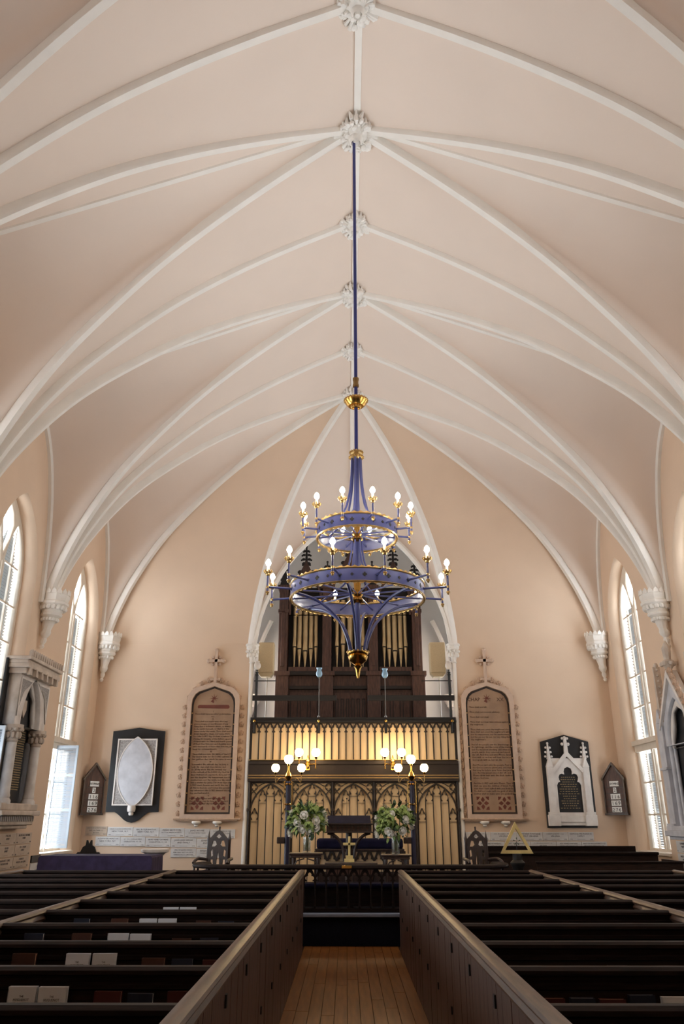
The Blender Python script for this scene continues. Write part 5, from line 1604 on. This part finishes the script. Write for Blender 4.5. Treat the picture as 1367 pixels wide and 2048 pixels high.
def tier(R, RA, zc, zb, ze, zarm, ph):
    """candle arms: ring radius R, arm radius RA, bulb centre zb, pendant end ze, arm height zarm"""
    am_ = MB().tube([(R - .02, 0, zarm), (RA, 0, zarm)], .013, 8).mesh('candle_arm', 'blue_metal', True)
    tb = MB().tube([(RA, 0, ze + .03), (RA, 0, zb - .14)], .013, 10).mesh('arm_tube', 'blue_metal', True)
    pd = MB().lathe([(0, ze - .02), (.012, ze - .012), (.018, ze), (.01, ze + .01), (.022, ze + .02), (.012, ze + .032)], 8, (RA, 0, 0))
    for k in range(6):
        a = 2 * PI * k / 6
        pd.ball((RA + .018 * math.cos(a), .018 * math.sin(a), ze + .016), .008, 5, 3)
    jt = MB().lathe([(.013, zarm - .015), (.02, zarm), (.013, zarm + .015)], 8, (RA, 0, 0)).mesh('arm_joint', 'gold', True)
    pd = pd.mesh('gilt_pendant', 'gold', True)
    cu = MB().lathe([(.013, zb - .155), (.022, zb - .15), (.028, zb - .135), (.026, zb - .125), (.038, zb - .115), (.040, zb - .105), (.02, zb - .10)], 14, (RA, 0, 0))
    for k in range(8):
        a = 2 * PI * k / 8
        cu.tube([(RA + .036 * math.cos(a), .036 * math.sin(a), zb - .12), (RA + .05 * math.cos(a), .05 * math.sin(a), zb - .095), (RA + .045 * math.cos(a), .045 * math.sin(a), zb - .08)], [.008, .01, .003], 5)
    cu = cu.mesh('candle_cup', 'gold', True)
    cd_ = MB().tube([(RA, 0, zb - .105), (RA, 0, zb - .03)], .015, 10).mesh('candle_sleeve', 'candle', True)
    bu = MB().lathe([(.008, zb - .032), (.022, zb - .022), (.032, zb), (.027, zb + .024), (.014, zb + .045), (0, zb + .058)], 12, (RA, 0, 0)).mesh('bulb', 'bulb', True)
    sk = MB().tube([(.04, 0, zc), (R - .01, 0, zc)], .010, 6).mesh('spoke', 'blue_metal', True)
    for k in range(12):
        a = 2 * PI * (k + .5) / 12 + ph
        o = ob('candle_arm', am_, ch, (0, 0, 0), a)
        for nm, me in (('arm_tube', tb), ('gilt_pendant', pd), ('arm_joint', jt), ('candle_cup', cu), ('candle_sleeve', cd_), ('bulb', bu)): ob(nm, me, o)
        ob('spoke', sk, ch, (0, 0, 0), a)
tier(.81, 1.10, Z(4.28), Z(4.58), Z(4.21), Z(4.29), PI / 2)
tier(.50, .69, Z(5.05), Z(5.36), Z(5.0), Z(5.075), PI / 2)
for z in (4.22, 5.0):
    MB().lathe([(.0, Z(z - .06)), (.05, Z(z - .05)), (.075, Z(z - .02)), (.065, Z(z + .0)), (.05, Z(z + .02)), (.07, Z(z + .05)), (.06, Z(z + .09)), (.04, Z(z + .12)), (.045, Z(z + .2)), (.034, Z(z + .22))], 18).build('brass_hub', 'brass', ch, smooth=True)
def struts(pts, nm, n, ph, r=.014):
    me = MB().tube(catmull([(x, 0, Z(z)) for x, z in pts], 6), r, 8).mesh(nm, 'blue_metal', True)
    for k in range(n): ob(nm, me, ch, (0, 0, 0), 2 * PI * k / n + ph)
struts([(.060, 6.10), (.072, 5.8), (.11, 5.52), (.20, 5.3), (.48, 5.14)], 'upper_strut', 6, .3)
struts([(.055, 4.98), (.075, 4.78), (.13, 4.6), (.30, 4.46), (.795, 4.36)], 'middle_strut', 6, 0.1, .011)
struts([(.79, 4.23), (.52, 4.16), (.27, 3.98), (.145, 3.76), (.085, 3.53)], 'lower_strut', 6, .35, .017)
bw = MB().lathe([(0, 0), (.012, .0), (.02, .03), (.03, .10), (.05, .135), (.03, .15), (.06, .17), (.10, .20), (.115, .235), (.12, .25), (.105, .262), (.125, .28), (.13, .30), (.10, .305), (0, .30)], 22, (0, 0, 0))
bwl = bw.build('finial_bowl', 'brass', ch, smooth=True)
bd = MB()
for k in range(16):
    a = 2 * PI * k / 16
    bd.ball((.125 * math.cos(a), .125 * math.sin(a), .305), .013, 6, 4)
tag(bd.build('bowl_beading', 'gold', bwl, smooth=True), kind='stuff')

# ================================================================== PEWS
PH = 1.03
ROWD = [3.69 + .88 * k for k in range(-1, 11)]       # pew backs; the last is the front screen
SIDES = {-1: 'oval tablet side', 1: 'gabled tablet side'}
def partition(x, face, y0, y1, label, boards=False, pegs=False):
    """long low partition; face = +1 / -1 is the side its boards show"""
    t = thing('pew_partition', label, 'partition', (x, 0, 0), group='long partitions between the pew blocks')
    MB().box(-.018, .018, y0, y1, 0, PH - .03).build('core', 'pew_panel', t)
    cp = MB().prism([(-.04, PH - .012), (-.046, PH), (-.038, PH + .015), (-.01, PH + .024), (.01, PH + .024), (.038, PH + .015), (.046, PH), (.04, PH - .012)], y0, y1)
    cp.build('cap_rail', 'part_cap', t, smooth=True)
    cp = MB().prism([(-.034, PH - .065), (-.042, PH - .045), (-.028, PH - .016), (.028, PH - .016), (.042, PH - .045), (.034, PH - .065)], y0, y1)
    cp.build('cap_moulding', 'part_cap', t, smooth=True)
    MB().box(-.03, .03, y1 - .05, y1 + .02, 0, PH + .02).build('end_post', 'pew', t, bev=.006)
    if boards:
        y = y0; i = 0
        a, b = sorted((face * .018, face * .034))
        me = [MB().box(a, b, .002, w - .002, 0, PH - .05).mesh('board', 'part_board') for w in (.12, .15, .17)]
        rr = random.Random(int(x * 100) + 5)
        while y < y1 - .06:
            j = rr.randrange(3); w = (.12, .15, .17)[j]
            o = ob('board', me[j], t, (face * rr.uniform(0, .003), y, 0))
            if y + w > y1 - .05: o.scale = (1, (y1 - .05 - y) / w, 1)
            y += w
    if pegs:
        a, b = sorted((face * .03, face * .046))
        pm = MB().box(a, b, -.018, .018, -.03, .03).mesh('square_peg', 'black_peg')
        for d in ROWD:
            if y0 < d < y1:
                ob('square_peg', pm, t, (0, d + .02, .885))
                ob('square_peg', pm, t, (0, d + .16, .47)).scale = (1, .8, .8)
    return t
YE = ROWD[-1]
partition(AX0 - .035, 1, 1.3, YE, 'boarded aisle partition with worn cap, oval tablet side of the aisle', True, True)
partition(AX1 + .035, -1, 1.3, YE, 'boarded aisle partition with worn cap, gabled tablet side of the aisle', True, True)
partition(-2.525, 1, 1.3, YE, 'middle partition between two pew blocks on the oval tablet side')
partition(2.70, -1, 1.3, YE, 'middle partition between two pew blocks on the gabled tablet side')
partition(-4.76, 1, 1.3, YE, 'outer partition along the side aisle under the arched monument')
partition(4.79, -1, 1.3, YE, 'outer partition along the side aisle under the pinnacled monument')

RAILP = [(-.05, .0), (-.052, -.018), (-.034, -.030), (-.030, -.055), (-.046, -.062), (-.046, -.082), (-.022, -.092), (.02, -.092), (.034, -.03), (.046, -.018), (.046, .0), (.02, .014), (-.025, .014)]
def pew(x0, x1, d, label, grp):
    t = thing('box_pew', label, 'pew', ((x0 + x1) / 2, d, 0), group=grp)
    w = (x1 - x0) / 2
    MB().box(-w, w, -.018, .018, .05, PH - .08).build('back_panel', 'pew_panel', t)
    MB().prism([(a, PH + b) for a, b in RAILP], -w, w, 'YZ').build('top_rail', 'pew', t)
    bk = MB().box(-w, w, -.135, -.018, .735, .752); bk.box(-w, w, -.135, -.125, .752, .785)
    bk.build('book_rack', 'pew', t)
    MB().box(-w, w, .018, .40, .42, .45).build('seat', 'pew', t)
    MB().box(-w, w, .10, .125, 0, .42).build('seat_support', 'pew', t)
    MB().box(-w, w, -.022, .022, 0, .09).build('base_board', 'pew', t)
    return t
BLK = [(-4.73, -2.555, -1, 'outer'), (-2.495, -.69, -1, 'aisle'), (.83, 2.67, 1, 'aisle'), (2.73, 4.76, 1, 'outer')]
n_rows = len(ROWD)
for x0, x1, sd, nm in BLK:
    for i, d in enumerate(ROWD):
        r = n_rows - 1 - i
        if i == n_rows - 1:
            lab = 'dark front screen closing the %s pew block before the altar rail, %s' % (nm, SIDES[sd])
            t = thing('pew_screen', lab, 'screen', ((x0 + x1) / 2, d, 0), group='front screens of the pew blocks')
            w = (x1 - x0) / 2
            MB().box(-w, w, -.018, .018, 0, PH - .08).build('panel', 'pew_panel', t)
            MB().prism([(a, PH + b) for a, b in RAILP], -w, w, 'YZ').build('top_rail', 'pew', t)
            MB().box(-w, w, -.10, -.018, .735, .752).build('book_ledge', 'pew', t)
        else:
            pew(x0, x1, d, 'dark %s block pew, %s row back from the altar rail, %s' % (nm, ORD[r - 1], SIDES[sd]), '%s block pews, %s' % (nm, SIDES[sd]))

# ================================================================== HYMN BOOKS
BK = {}
def book_meshes(kind):
    if kind in BK: return BK[kind]
    w, h, th = .148, .205, .032
    cov = {'white': 'cover_white', 'red': 'cover_red', 'brown': 'cover_brown', 'blue': 'cover_blue'}[kind]
    c = MB(); c.box(-w / 2, w / 2, -th / 2, -th / 2 + .003, 0, h); c.box(-w / 2, w / 2, th / 2 - .003, th / 2, 0, h); c.box(-w / 2, -w / 2 + .003, -th / 2, th / 2, 0, h)
    p = MB().box(-w / 2 + .004, w / 2 - .005, -th / 2 + .003, th / 2 - .003, .004, h - .004)
    txt = text_mesh([('THE', .012, 0, h - .044, 'CENTER'), ('HUGUENOT', .015, 0, h - .059, 'CENTER'), ('HYMNAL', .0235, 0, h - .081, 'CENTER')], 'ink', off=-th / 2, depth=.001) if kind == 'white' else None
    BK[kind] = (c.mesh('cover', cov), p.mesh('page_block', 'pages_tan' if kind in ('red', 'brown') else 'pages'), txt)
    return BK[kind]
def book(x, k, kind, sd, top=.955, dy=0.0, sc=1.0, pos=0):
    d = ROWD[k + 1]
    lab = '%s hymn book, %s from the aisle, %s pew from the rail, %s' % ({'white': 'white', 'red': 'maroon', 'brown': 'brown', 'blue': 'navy'}[kind], ORD[pos], ORD[n_rows - 1 - (k + 1) - 1], SIDES[sd])
    t = thing('hymn_book', lab, 'book', (x, d - .085 - dy, .7535), group='hymn books in the pew racks')
    c, p, txt = book_meshes(kind)
    ob('cover', c, t); ob('page_block', p, t)
    if txt: ob('lettering', txt, t)
    t.scale = (sc, 1, (top - .7525) / .205)
    t.rotation_euler = (-.035, 0, random.uniform(-.03, .03))
    return t
def xat(px, py, d):
    return at(px, py, d)[0]
LB = {1: [(30, 150, 'white', 546), (150, 272, 'white', 548), (372, 488, 'red', 566), (505, 615, 'blue', 574), (665, 780, 'red', 566)],
      2: [(48, 147, 'brown', 402), (262, 362, 'white', 408), (367, 467, 'white', 412), (563, 660, 'brown', 432), (682, 772, 'blue', 436), (805, 895, 'red', 440)],
      3: [(95, 176, 'blue', 330), (285, 367, 'brown', 330), (427, 515, 'white', 332), (516, 605, 'white', 335), (683, 765, 'brown', 353), (796, 873, 'blue', 352)],
      4: [(293, 360, 'blue', 268), (441, 513, 'brown', 274), (555, 628, 'white', 266), (630, 707, 'white', 268), (781, 843, 'brown', 282), (868, 935, 'blue', 284)],
      5: [(650, 714, 'white', 222), (716, 785, 'white', 225), (915, 972, 'blue', 236)]}
RB = {1: [(792, 892, 'red', 594), (908, 1014, 'blue', 592), (1024, 1136, 'red', 597), (1142, 1254, 'blue', 580), (1273, 1395, 'white', 588)],
      2: [(713, 800, 'blue', 473), (867, 957, 'white', 467), (1060, 1147, 'blue', 463), (1193, 1285, 'white', 472)],
      3: [(905, 982, 'blue', 373), (995, 1072, 'blue', 369)],
      6: [(615, 668, 'blue', 203), (684, 741, 'blue', 201)]}
for TB, ox, sd in ((LB, 0, -1), (RB, 684, 1)):
    for k, L in TB.items():
        d = ROWD[k + 1] - .095
        n_ = len(L)
        for q, (z0, z1, kind, zy) in enumerate(L):
            py = 1700 + zy / 1.9985
            xa = xat(ox + z0 / 1.9985, py, d); xb = xat(ox + z1 / 1.9985, py, d)
            top = min(.985, at(ox + z0 / 1.9985, py + 1, d)[1])
            book((xa + xb) / 2, k, kind, sd, top, 0, min(1.06, max(.8, .93 * (xb - xa) / .148)), n_ - 1 - q if sd < 0 else q)
